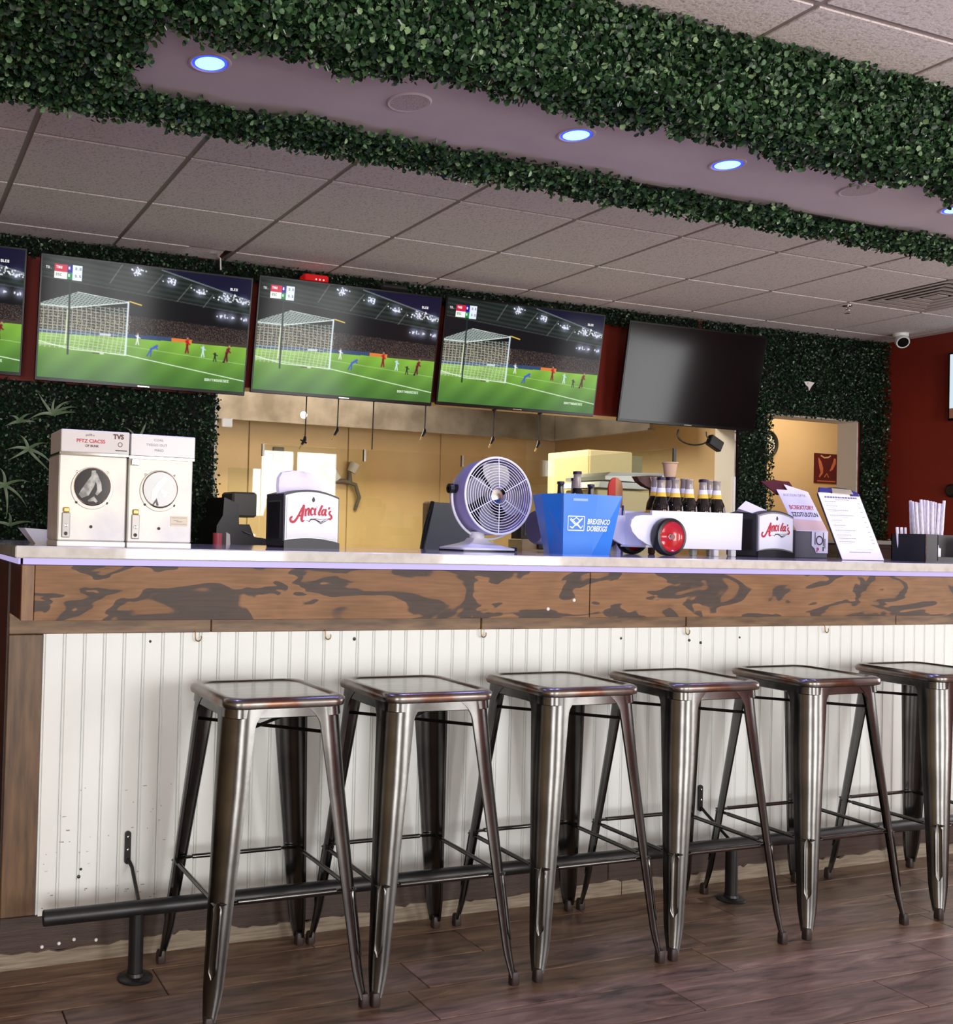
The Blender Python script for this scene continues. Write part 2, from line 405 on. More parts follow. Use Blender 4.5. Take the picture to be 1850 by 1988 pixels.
OPX0, OPX1, OPZ0, OPZ1 = 1.70, 5.33, 1.00, 1.95
DX0, DX1, DZ1 = 5.60, 6.455, 2.06
def wall_pieces(b, y0, y1):
    for x0, x1, z0, z1 in ((XL, OPX0, 0, CE+.03), (OPX0, OPX1, 0, OPZ0), (OPX0, OPX1, OPZ1, CE+.03), (OPX1, DX0, 0, CE+.03), (DX0, DX1, DZ1, CE+.03), (DX1, XR+.1, 0, CE+.03)):
        b.box(x0, x1, y0, y1, z0, z1)
    return b
struct(wall_pieces(MB(), YB, YB+.02).build('wall_back', red_wall))
struct(wall_pieces(MB(), YB+.02, YB+.16).build('wall_back_inner', beige))
struct(MB().box(XR, XR+.1, YF, .95, 0, CE+.03).box(XR, XR+.1, 2.85, YB, 0, CE+.03).box(XR, XR+.1, .95, 2.85, 0, .45).box(XR, XR+.1, .95, 2.85, 2.25, CE+.03).build('wall_right', red_wall))
f = struct(MB().box(XR+.01, XR+.04, .95, 2.85, .45, .51).box(XR+.01, XR+.04, .95, 2.85, 2.19, 2.25).box(XR+.01, XR+.04, .95, 1.01, .51, 2.19).box(XR+.01, XR+.04, 2.79, 2.85, .51, 2.19).build('window_4', whitep))  # unseen side window, assumed from light and reflections coming from the right
MB().box(XR+.012, XR+.038, 1.87, 1.93, .51, 2.19).build('mullion', whitep, f)
struct(MB().box(XL-.1, XL, YF, 7.7, 0, CE+.03).build('wall_left', beige))
wf = MB(); wx = [XL-.1]+[v for ab in WIN for v in ab]+[XR+.1]
for i in range(0, len(wx), 2): wf.box(wx[i], wx[i+1], YF-.12, YF, 0, CE+.03)
for a, b_ in WIN: wf.box(a, b_, YF-.12, YF, 0, .15); wf.box(a, b_, YF-.12, YF, 2.37, CE+.03)
struct(wf.build('wall_front', beige))
for n, (a, b_) in enumerate(WIN):  # unseen windows, assumed from reflections in the screens and glass
    f = struct(MB().box(a, b_, YF-.06, YF-.01, .15, .21).box(a, b_, YF-.06, YF-.01, 2.31, 2.37).box(a, a+.06, YF-.06, YF-.01, .21, 2.31).box(b_-.06, b_, YF-.06, YF-.01, .21, 2.31).build('window_%d' % (n+1), whitep))
    MB().box((a+b_)/2-.03, (a+b_)/2+.03, YF-.055, YF-.015, .21, 2.31).build('mullion', whitep, f)
    MB().box(a+.06, b_-.06, YF-.05, YF-.02, 1.05, 1.10).build('transom', whitep, f)
# kitchen and hall behind the back wall
KB = 7.55
kb = struct(MB().box(XL, 5.55, KB, KB+.1, 0, CE+.03).build('wall_kitchen_back', beige))
panel_m = mat('warm_wall_panel', S(222, 194, 146), .35, .2, noise=(2.5, S(208, 178, 128), .3, .7))
for i in range(5): MB().box(1.0+.85*i+.004, 1.0+.85*(i+1)-.004, KB-.012, KB, .9, 2.1, .003).build('wall_panel', panel_m, kb)
struct(MB().box(5.55, 5.65, YB+.16, KB+.1, 0, CE+.03).build('wall_kitchen_right', beige))
struct(MB().box(5.65, 8.9, 6.60, 6.70, 0, CE+.03).build('wall_hall_back', beige))
struct(MB().box(8.8, 8.9, YB+.16, 6.6, 0, CE+.03).build('wall_hall_right', beige))
struct(MB().box(XR+.1, 8.8, YB+.10, YB+.16, 0, CE+.03).build('wall_hall_front', beige))
struct(MB().box(DX0, DX0+.012, YB+.008, YB+.165, 0, DZ1-.012).box(DX1-.012, DX1, YB+.008, YB+.165, 0, DZ1-.012).box(DX0, DX1, YB+.008, YB+.165, DZ1-.012, DZ1).build('trim_1', offwhite))
struct(MB().box(OPX1-.012, OPX1, YB-.004, YB+.165, OPZ0, OPZ1).box(OPX0, OPX0+.012, YB-.004, YB+.165, OPZ0, OPZ1).build('trim_2', offwhite))

# ------------------------------------------------------------------ hedge helper
def leaf_mesh(name, P, Nn, Ln, Wd, m, parent, spread=.8, out=.6):
    n = len(P)
    r = rng.normal(size=(n, 3)); ln = Nn+spread*r; ln /= np.linalg.norm(ln, axis=1, keepdims=True)
    d = np.cross(ln, rng.normal(size=(n, 3))); d /= np.linalg.norm(d, axis=1, keepdims=True)
    d = d+out*Nn*rng.random((n, 1)); d /= np.linalg.norm(d, axis=1, keepdims=True)
    s = np.cross(ln, d); s /= np.linalg.norm(s, axis=1, keepdims=True)
    sc = (.75+.5*rng.random((n, 1)))
    l = Ln*sc; wd = Wd*sc
    V = np.stack([P, P+d*l*.3+s*wd*.48+ln*wd*.16, P+d*l*.72+s*wd*.44+ln*wd*.16, P+d*l, P+d*l*.72-s*wd*.44+ln*wd*.16, P+d*l*.3-s*wd*.48+ln*wd*.16], 1).reshape(-1, 3)
    base = (np.arange(n)*6)[:, None]
    F = np.concatenate([base+np.array([[0, 1, 2, 3]]), base+np.array([[0, 3, 4, 5]])], 1).reshape(-1)
    off = np.array(OFF[parent.name]); V = V-off
    me = bpy.data.meshes.new(name); me.vertices.add(len(V)); me.vertices.foreach_set('co', V.ravel().astype(np.float32))
    me.loops.add(len(F)); me.loops.foreach_set('vertex_index', F.astype(np.int32))
    me.polygons.add(2*n); me.polygons.foreach_set('loop_start', np.arange(0, 8*n, 4, dtype=np.int32))
    me.update(calc_edges=True); me.validate(); me.materials.append(m)
    o = bpy.data.objects.new(name, me); col.objects.link(o); o.parent = parent; o['kind'] = 'stuff'; OFF[o.name] = OFF[parent.name]
    return o
def sample(o, u, v, nrm, thick, dens, mask=None):
    o, u, v, nrm = map(lambda a: np.array(a, float), (o, u, v, nrm))
    n = int(np.linalg.norm(u)*np.linalg.norm(v)*dens)
    a, b = rng.random(n), rng.random(n)
    P = o+a[:, None]*u+b[:, None]*v
    if mask is not None: P = P[mask(P)]
    # lumpy thickness
    lump = .5+.5*np.sin(P[:, 0]*23+P[:, 1]*17+P[:, 2]*19)*np.sin(P[:, 0]*9-P[:, 2]*13+P[:, 1]*11)
    P = P+nrm*(thick*(rng.random(len(P))**.7)*(.6+.4*lump))[:, None]+rng.normal(size=P.shape)*.003
    return P, np.repeat(nrm[None], len(P), 0)

# ------------------------------------------------------------------ soffit with garland, lamps and speakers
SX0, SX1, SY0, SY1, SZ = .25, 5.6, 2.285, 2.95, 2.392
struct(MB().box(SX0, SX1, SY0, SY1, SZ, CE-.002).build('ceiling_soffit', plaster))
hg = thing('boxwood_garland', 'leafy artificial boxwood garland wrapped around the white ceiling soffit with blue lamps', 'hedge', (2.5, 2.6, SZ))
def wob(x, s): return .020*np.sin(x*7.3+s)+.014*np.sin(x*17.1+2*s)+.008*np.sin(x*41+s)
def under(P):
    x, y = P[:, 0], P[:, 1]
    lo = 2.415-.03*np.sin((x-.6)*1.5)+wob(x, .4); hi = 2.765+.04*np.clip((x-1)/2, 0, 1)+wob(x, 2.1)*.6
    return ~((x > .60+.02*np.sin(y*40)) & (y > lo) & (y < hi))
mbk = MB().box(SX0-.004, SX1, SY0-.008, SY0-.001, SZ-.004, CE-.004).box(SX0-.008, SX0-.001, SY0-.004, SY1+.004, SZ-.004, CE-.004).box(SX0, SX1, SY1+.001, SY1+.008, SZ-.004, CE-.004)
mbk.box(SX0, SX1, SY0-.004, 2.37, SZ-.006, SZ-.001).box(SX0, .58, 2.37, 2.81, SZ-.006, SZ-.001).box(SX0, SX1, 2.83, SY1+.004, SZ-.006, SZ-.001)
mbk.build('backing_mesh', backing, hg)
PN = [sample((SX0-.02, SY0-.006, SZ-.02), (SX1-SX0, 0, 0), (0, 0, CE-SZ+.012), (0, -1, 0), .045, 23000),
      sample((SX0-.004, SY0, SZ-.02), (0, SY1-SY0, 0), (0, 0, CE-SZ+.012), (-1, 0, 0), .04, 12000),
      sample((SX0, SY1+.006, SZ-.02), (SX1-SX0, 0, 0), (0, 0, CE-SZ), (0, 1, 0), .03, 3500),
      sample((SX0-.02, SY0-.03, SZ-.005), (SX1-SX0, 0, 0), (0, SY1-SY0+.05, 0), (0, 0, -1), .042, 20000, under)]
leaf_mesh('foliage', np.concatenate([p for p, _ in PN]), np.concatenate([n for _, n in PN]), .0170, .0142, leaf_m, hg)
names = ['beside the end of the white soffit', 'between the two round speakers, next to the small one', 'right before the second speaker', 'past the second speaker']
for i, x in enumerate((.785, 1.945, 2.535, 3.60)):
    y = 2.575
    t = thing('recessed_lamp', 'glowing blue recessed ceiling lamp ' + ('next to the leafy end of the soffit', 'first one past the white soffit speaker', 'second one past the white soffit speaker', 'beyond the far soffit speaker')[i], 'lamp', (x, y, SZ), 'blue lamps in the soffit')
    MB().lathe([(.046, -.001), (.050, -.004), (.056, -.003), (.058, 0)], (x, y, SZ), n=28).build('trim_ring', plaster, t, True)
    la = bpy.data.lights.new('lamp_beam', 'SPOT'); la.energy = 26; la.color = (.32, .34, 1); la.spot_size = 2.5; la.spot_blend = .6; la.shadow_soft_size = .03
    lo_ = bpy.data.objects.new('lamp_beam', la); col.objects.link(lo_); lo_.parent = t; lo_.location = (0, 0, -.012)
    MB().lathe([(.0, -.0025), (.039, -.0025)], (x, y, SZ), n=28).build('lens', lens_core, t)
    MB().lathe([(.039, -.0026), (.0465, -.0012)], (x, y, SZ), n=28).build('lens_edge', lens_edge, t)
spk = mat('speaker_grille', S(186, 168, 170), .7, noise=(300, S(150, 134, 138), .45, .6))
for i, x in enumerate((1.375, 3.115)):
    t = thing('ceiling_speaker', ('round white ceiling speaker nearest the leafy end of the soffit', 'round white ceiling speaker farther along the soffit')[i], 'speaker', (x, 2.575, SZ), 'soffit speakers')
    MB().lathe([(.054, -.004), (.060, -.005), (.064, -.002), (.064, 0)], (x, 2.575, SZ), n=32).build('rim', plaster, t, True)
    MB().lathe([(0, -.0042), (.054, -.0042)], (x, 2.575, SZ), n=32).build('grille', spk, t)

# ------------------------------------------------------------------ bar counter
ZT = 1.119; BX0, BX1 = .343, 5.2; BF = 2.80; PF = 2.56
bar = thing('bar_counter', 'long bar counter clad in stained plywood and white beadboard', 'bar counter', (2.5, 3.0, 0))
MB().box(BX0+.02, BX1, BF+.02, 3.36, .02, 1.087).build('carcass', darkwood, bar)
MB().box(BX0+.03, BX1, PF+.014, BF+.02, .945, 1.087).build('overhang_box', darkwood, bar)
MB().box(BX0, BX0+.014, PF+.004, BF-.014, .937, 1.072).build('end_panel', darkwood, bar)
MB().box(BX0-.004, BX0+.02, BF, 3.36, .0, 1.087).build('end_panel', darkwood, bar)
MB().box(BX0+.03, 2.018, PF, PF+.013, .936, 1.072, .001).build('fascia_panel', ply, bar)
o2 = MB().box(2.021, BX1, PF, PF+.013, .936, 1.072, .001).build('fascia_panel', ply, bar); 
MB().box(BX0-.002, BX0+.028, PF-.004, PF+.012, .936, 1.072, .001).build('corner_trim', mat('pale_pine', S(142, 108, 76), .5, noise=(5, S(112, 82, 56), .4, .7), stretch=(14, 14, 2)), bar)
# rail board pieces with gaps and mitred knots
for x0, x1 in ((BX0, .90), (.902, 1.786), (1.790, 2.60), (2.604, 3.6), (3.604, BX1)):
    MB().box(x0, x1, BF-.012, BF+.02, .880, .940, .002).build('rail_board', trimwood, bar)
MB().box(BX0, .433, BF-.012, BF+.02, .136, .879, .002).build('corner_post', trimwood_post, bar)
# beadboard: every board its own piece
x = .434; bw = .0545; brd = None
while x < BX1-.02:
    if brd is None:
        h = bw
        prof = [(0, .0025), (.0015, .0045), (.0035, .0045), (.005, .0018), (.0062, .0045), (.0075, .0062), (h-.004, .0062), (h-.0025, .0045), (h-.0008, .0022), (h-.0008, -.006), (0, -.006)]
        b_ = MB(); b_.prism([(a, -d) for a, d in prof], .75, 'z', .13)
        brd = b_.build('beadboard', white_paint, bar); brd.location = Vector((x, BF, 0))-Vector(OFF[bar.name]); bm_ = brd.data
        # mesh was stored relative to the bar's base: bring it back
        for v in bm_.vertices: v.co += Vector(OFF[bar.name])
    else: meshobj('beadboard', bm_, bar, Vector((x, BF, 0))-Vector(OFF[bar.name]))
    x += bw
MB().box(BX0, 2.3, BF-.006, BF+.02, .035, .134, .002).build('kick_board', kickwood, bar)
MB().box(2.302, BX1, BF-.006, BF+.02, .035, .134, .002).build('kick_board', kickwood, bar)
def ragged(x0, x1, seed):
    rr = random.Random(seed); top = []; x = x0
    while x < x1:
        top.append((x, .036+rr.random()*.012+.006*math.sin(x*9))); x += .012+rr.random()*.03
    top.append((x1, .042))
    return [(x0, 0), (x1, 0)]+top[::-1]
xx = [BX0-.002, .70, 1.5, 2.35, 3.3, BX1]
for i in range(5): MB().prism(ragged(xx[i], xx[i+1]-.003, i), .010, 'y', BF-.016).build('peeling_base_strip', rawwood, bar)
for px_, pz in ((.455, .048), (.50, .052), (.54, .058), (.60, .050)): MB().lathe([(0, -.003), (.004, -.0025), (.005, 0)], (px_, BF-.006, pz), 'y', 8).build('paint_chip', offwhite, bar)
for px_, pz, r in ((.727, .856, .004), (1.352, .855, .0055), (2.333, .845, .0045), (2.622, .835, .005), (2.672, .826, .005), (2.845, .842, .004), (.553, .245, .004), (.548, .225, .005)):
    MB().lathe([(0, -.003), (r*.8, -.002), (r, 0)], (px_, BF-.0062, pz), 'y', 10).build('screw_hole', blackp, bar)
sm = MB(); rs = random.Random(5)
for k in range(60):
    sx_ = .45+.42*rs.random()**1.2; sz_ = .14+.33*rs.random()**1.6; l_ = .002+.010*rs.random()**3; h_ = .0012+.0016*rs.random()
    sm.add([(sx_, BF-.0066, sz_), (sx_+l_, BF-.0066, sz_+.004*(rs.random()-.5)), (sx_+l_, BF-.0066, sz_+h_), (sx_, BF-.0066, sz_+h_)], [(0, 1, 2, 3)])
so_ = sm.build('scuff_marks', mat('scuff', S(150, 146, 142), .7), bar); so_['kind'] = 'stuff'
for px_, pz in ((1.87, .962), (1.962, .988)): MB().lathe([(0, -.003), (.0045, -.002), (.0055, 0)], (px_, PF, pz), 'y', 10).build('screw_cap', whitep, bar)
tag(MB().box(BX0-.022, BX1, 2.535, 3.42, 1.089, ZT, .003).build('countertop', quartz, loc=(2.5, 3.0, 1.089)), 'polished white quartz countertop running the length of the bar', 'countertop')
led = thing('led_strip', 'glowing lavender LED strip under the long front lip of the white countertop', 'light strip', (2.5, 2.557, 1.075))
led_assumed = thing('led_strip', 'white LED strip hidden under the bar overhang, lighting the beadboard', 'light strip', (2.5, 2.6, .937))  # added strip, out of sight, assumed from the bright top of the beadboard
MB().box(.45, BX1-.05, 2.592, 2.606, .939, .9448).build('diffuser', mat('white_led', S(250, 250, 245), .4, emit=((1, .98, .93, 1), 4.5)), led_assumed)
led2 = thing('led_strip', 'glowing violet LED strip under the short end of the white countertop', 'light strip', (.341, 2.9, 1.075))
MB().box(BX0, BX1, 2.553, PF, 1.0735, 1.0885).build('diffuser', ledm, led)
MB().box(BX0-.010, BX0-.005, 2.566, 3.3, 1.0735, 1.0885).build('diffuser', ledm, led2)
# hooks under the rail board
for i, x in enumerate((.853, 1.252, 1.785, 2.595, 3.235)):
    pts = [(x, BF-.008, .884), (x, BF-.016, .882), (x, BF-.018, .874)]+[(x+.009+.009*math.cos(a), BF-.018, .866+.010*math.sin(a)) for a in np.linspace(PI, 2.15*PI, 10)]
    lab = ('nearest the corner post', 'second from the corner post', 'third from the corner post', 'fourth from the corner post', 'fifth from the corner post')[i]
    tag(MB().tube(pts, .0017, 8).build('bag_hook', brass, None, True, loc=(x, BF-.01, .88)), 'small bronze bag hook under the bar rail, ' + lab, 'hook', 'bag hooks under the bar')

# ------------------------------------------------------------------ foot rail
fr_ = thing('foot_rail', 'black tubular metal foot rail along the base of the bar', 'foot rail', (2.5, 2.64, 0))
MB().tube([(.433, 2.64, .181), (5.1, 2.64, .181)], .0205, 20).build('rail_tube', blackm, fr_, True)
MB().lathe([(0, -.002), (.019, -.002), (.0195, .002)], (.433, 2.64, .181), 'x', 20).build('end_cap', blackm, fr_, True)
for x in (.672, 2.672, 4.67):
    MB().tube([(x, 2.64, .004), (x, 2.64, .170)], .0195, 18).build('rail_post', blackm, fr_, True)
    MB().lathe([(.046, 0), (.047, .004), (.043, .008), (.024, .010), (.022, .018), (.0, .018)], (x, 2.64, 0), n=28).build('floor_flange', blackm, fr_, True)
    br = MB().prism([(x+.007+a, .294+b_) for a, b_ in rrect(.0085, .045, .0084)], .006, 'y', BF-.0135).build('wall_bracket', blackm, fr_, True)
    MB().tube([(x+.009, BF-.014, .262), (x+.016, BF-.03, .245), (x+.010, 2.665, .192)], .0052, 10).build('bracket_arm', blackm, br, True)
    for dz in (.03, -.005): MB().lathe([(0, -.004), (.0035, -.003), (.004, 0)], (x+.007, BF-.0135, .294+dz), 'y', 8).build('bolt', chrome, br)

# ------------------------------------------------------------------ bar stools
SZT = .763
def stool():
    t = thing('bar_stool', 'x', 'bar stool', (0, 0, 0), 'metal bar stools along the counter')
    def ring(h, z, r=.042): return [(a, b, z) for a, b in rrect(h, h, r)]
    MB().loft([ring(.153, .735), ring(.1625, .739), ring(.1645, .748), ring(.1625, .757), ring(.157, .762), ring(.150, SZT), ring(.142, .7625), ring(.136, .7590), ring(.136, .735)], False).build('seat_rim', copper_rim, t, True)
    s = MB().loft([ring(.138, .752, .034), ring(.1365, .7588, .034), ring(.125, .7592, .03), ring(.05, .7592, .02)]); s.build('seat_panel', gun_panel, t, True)
    # skirt under the seat
    MB().loft([ring(.1545, .738, .04), ring(.156, .715, .04), ring(.1535, .713, .04), ring(.152, .738, .04)], False).build('seat_skirt', gun, t, True)
    def corner(z):  # outer corner distance along x and y
        k = (0.738-z)/.738
        return .1555+k*.0585
    def width(z):
        k = min(1, max(0, (z-.03)/.70))
        w_ = .034+.040*k
        if z > .690: w_ += .030*((z-.690)/.048)**2
        if z < .10: w_ -= .010*((.10-z)/.074)**1.5
        return w_
    for sx in (-1, 1):
        for sy in (-1, 1):
            rings = []
            for z in [.022, .04, .06, .08, .1, .18, .3, .42, .54, .64, .68, .695, .705, .715, .725, .736]:
                c = corner(z); w_ = width(z); r = min(w_*.92, .058); th = .0022; lip = .007
                out = [(-w_, -lip), (-w_, 0)]+[(-r+r*math.sin(a), -r+r*math.cos(a)) for a in np.linspace(0, PI/2, 7)]+[(0, -w_), (-lip, -w_)]
                # local: corner at (0,0), arms toward -x and -y ; top arm runs at y=0
                inn = [(-lip, -w_+th), (-th, -w_+th)]+[(-r+(r-th)*math.sin(a), -r+(r-th)*math.cos(a)) for a in np.linspace(PI/2, 0, 7)]+[(-w_+th, -th), (-w_+th, -lip)]
                rings.append([(sx*(c+a), sy*(c+b_), z) for a, b_ in out+inn])
            lg = MB().loft(rings).build('leg', gun, t, True)
            # pressed groove along the outer corner
            g0, g1 = .115, .29; pr = []
            d = .7071
            def cpt(z, off, lift):
                c = corner(z); r = min(width(z)*.92, .058); cx = c-r+r*d+lift*d; 
                return (sx*(cx-off*d), sy*(cx+off*d), z)
            gp = MB(); rr = []
            zs = np.linspace(g0, g1, 12)
            for z in zs:
                e = min(z-g0, g1-z); ww = .0115*math.sqrt(max(0.02, min(1, e/.012)))
                rr.append([cpt(z, -ww, -.0005), cpt(z, -ww*.75, .0022), cpt(z, -ww*.3, .0002), cpt(z, ww*.3, .0002), cpt(z, ww*.75, .0022), cpt(z, ww, -.0005)])
            vs = [p for r_ in rr for p in r_]; fs = [(i*6+k, i*6+k+1, i*6+k+7, i*6+k+6) for i in range(11) for k in range(5)]
            gp.add(vs, fs).build('pressed_groove', gun, lg, True)
            c = corner(.015)-.010
            MB().loft([[(sx*c+a, sy*c+b_, z) for a, b_ in rrect(h, h, h*.5, 3)] for z, h in ((0, .0105), (.004, .0118), (.028, .0112), (.034, .009))]).build('rubber_foot', rubber, t, True)
    zs = .285; c = corner(zs)-.011
    for ax in (0, 1):
        for s_ in (-1, 1):
            n = 9; pts = []
            for u in np.linspace(-1, 1, n):
                p = [0, 0, zs-(0 if ax == 0 else .003)]; p[ax] = u*(c-.006); p[1-ax] = s_*c; pts.append(tuple(p))
            pts = [pts[0], pts[0], pts[1], pts[1]]+pts[2:-2]+[pts[-2], pts[-2], pts[-1], pts[-1]]
            m_ = MB()
            e0, e1 = Vector(pts[0]), Vector(pts[-1]); dv = (e1-e0)
            m_.tube([e0+dv*.13, e0+dv*.87], .0062, 10)
            for f0, f1 in ((0, .145), (.855, 1)):
                a_, b2 = e0+dv*f0, e0+dv*f1
                m_.tube([a_, a_+(b2-a_)*(.75 if f0 == 0 else .25), b2], [.0095, .0095, .0052] if f0 == 0 else [.0052, .0095, .0095], 8, flat=.45)
            m_.build('stretcher', gun, t, True)
    cz = .672; c2 = corner(cz)-.022
    MB().tube([(-c2, -c2, cz), (c2, c2, cz)], .0046, 8).build('cross_brace', dark_rod, t, True)
    MB().tube([(-c2, c2, cz-.006), (c2, -c2, cz-.006)], .0046, 8).build('cross_brace', dark_rod, t, True)
    return t
st0 = stool()
ordn = ['first', 'second', 'third', 'fourth', 'fifth', 'sixth']
for i, (x, y, a) in enumerate(((.966, 2.515, .012), (1.402, 2.512, .0), (1.880, 2.510, .0), (2.330, 2.508, -.004), (2.830, 2.508, .003), (3.390, 2.508, 0))):
    s = st0 if i == 0 else clone(st0)
    s.location = (x, y, 0); s.rotation_euler.z = a
    s['label'] = 'gunmetal backless bar stool with worn copper seat rim, %s from the counter\'s corner post' % ordn[i]

# ------------------------------------------------------------------ hedge panels on the back wall
def hedge_wall(name, label, rects, seed, dens=11000):
    cx = sum(r[0]+r[1] for r in rects)/2/len(rects); z0 = min(r[2] for r in rects)
    t = thing(name, label, 'hedge', (cx, YB-.01, z0))
    b = MB(); pn = []
    for i, (x0, x1, z0, z1) in enumerate(rects):
        b.box(x0+.012, x1-.012, YB-.012, YB-.001-.0004*i, z0+.012, min(z1-.008, CE-.006))
        pn.append(sample((x0, YB-.022, z0), (x1-x0, 0, 0), (0, 0, z1-z0-.012), (0, -1, 0), .045, dens))
    b.build('backing_mesh', backing, t)
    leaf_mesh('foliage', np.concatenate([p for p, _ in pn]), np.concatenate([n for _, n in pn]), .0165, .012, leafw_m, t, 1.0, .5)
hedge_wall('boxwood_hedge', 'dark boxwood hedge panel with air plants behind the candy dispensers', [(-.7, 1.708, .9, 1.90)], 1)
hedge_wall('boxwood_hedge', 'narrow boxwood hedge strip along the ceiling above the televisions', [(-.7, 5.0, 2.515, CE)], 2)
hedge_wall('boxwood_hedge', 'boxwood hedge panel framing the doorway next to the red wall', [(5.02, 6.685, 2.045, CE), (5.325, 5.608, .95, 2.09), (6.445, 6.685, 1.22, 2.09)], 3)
# torn bare patch and loose tacks on the hedge
tag(MB().prism([(5.86, 2.28), (5.90, 2.285), (5.955, 2.28), (5.93, 2.255), (5.905, 2.22), (5.90, 2.245), (5.875, 2.26)], .004, 'y', YB-.064).build('torn_paper', offwhite, loc=(5.9, YB-.06, 2.22)), 'torn white paper scrap stuck in the hedge above the doorway', 'paper scrap')
# air plants
def air_plant(x, z, n, L, a0, a1, lab):
    y = YB-.075; t = thing('air_plant', lab, 'plant', (x, y, z), 'air plants on the hedge wall')
    for k in range(n):
        a = math.radians(a0+(a1-a0)*k/max(1, n-1)+random.uniform(-9, 9)); l = L*random.uniform(.7, 1.1); c = random.uniform(-1.3, 1.3)
        d = Vector((math.cos(a), 0, math.sin(a))); s = Vector((-math.sin(a), 0, math.cos(a)))
        cen = [Vector((x, y, z))+d*l*u+s*l*.35*c*u*u+Vector((0, -.05*math.sin(u*2), -.10*l*u*u*3)) for u in np.linspace(0, 1, 8)]
        m_ = MB(); vs = []
        for i, p in enumerate(cen):
            w_ = .007*(1-(i/7)**1.6)+.001
            vs += [p+s*w_, p+Vector((0, -.004, 0)), p-s*w_, p+Vector((0, .001, 0))]
        fs = [(i*4+k2, i*4+(k2+1) % 4, i*4+4+(k2+1) % 4, i*4+4+k2) for i in range(7) for k2 in range(4)]
        m_.add(vs, fs).build('blade', plant_m, t, True)
air_plant(.825, 1.725, 6, .15, 20, 170, 'pale spiky air plant on the hedge just under the television')
air_plant(.71, 1.545, 6, .14, -60, 220, 'pale spiky air plant on the hedge left of the dispensers, middle one')
air_plant(.60, 1.36, 6, .14, -80, 200, 'pale curling air plant on the hedge, lowest large one')
air_plant(1.255, 1.60, 4, .17, 35, 140, 'upright green air plant on the hedge above the dispensers')
air_plant(.63, 1.165, 3, .12, 20, 150, 'small sprig low on the hedge above the white food tray')
air_plant(.66, 1.68, 4, .09, 10, 200, 'small green sprig on the hedge between two air plants')

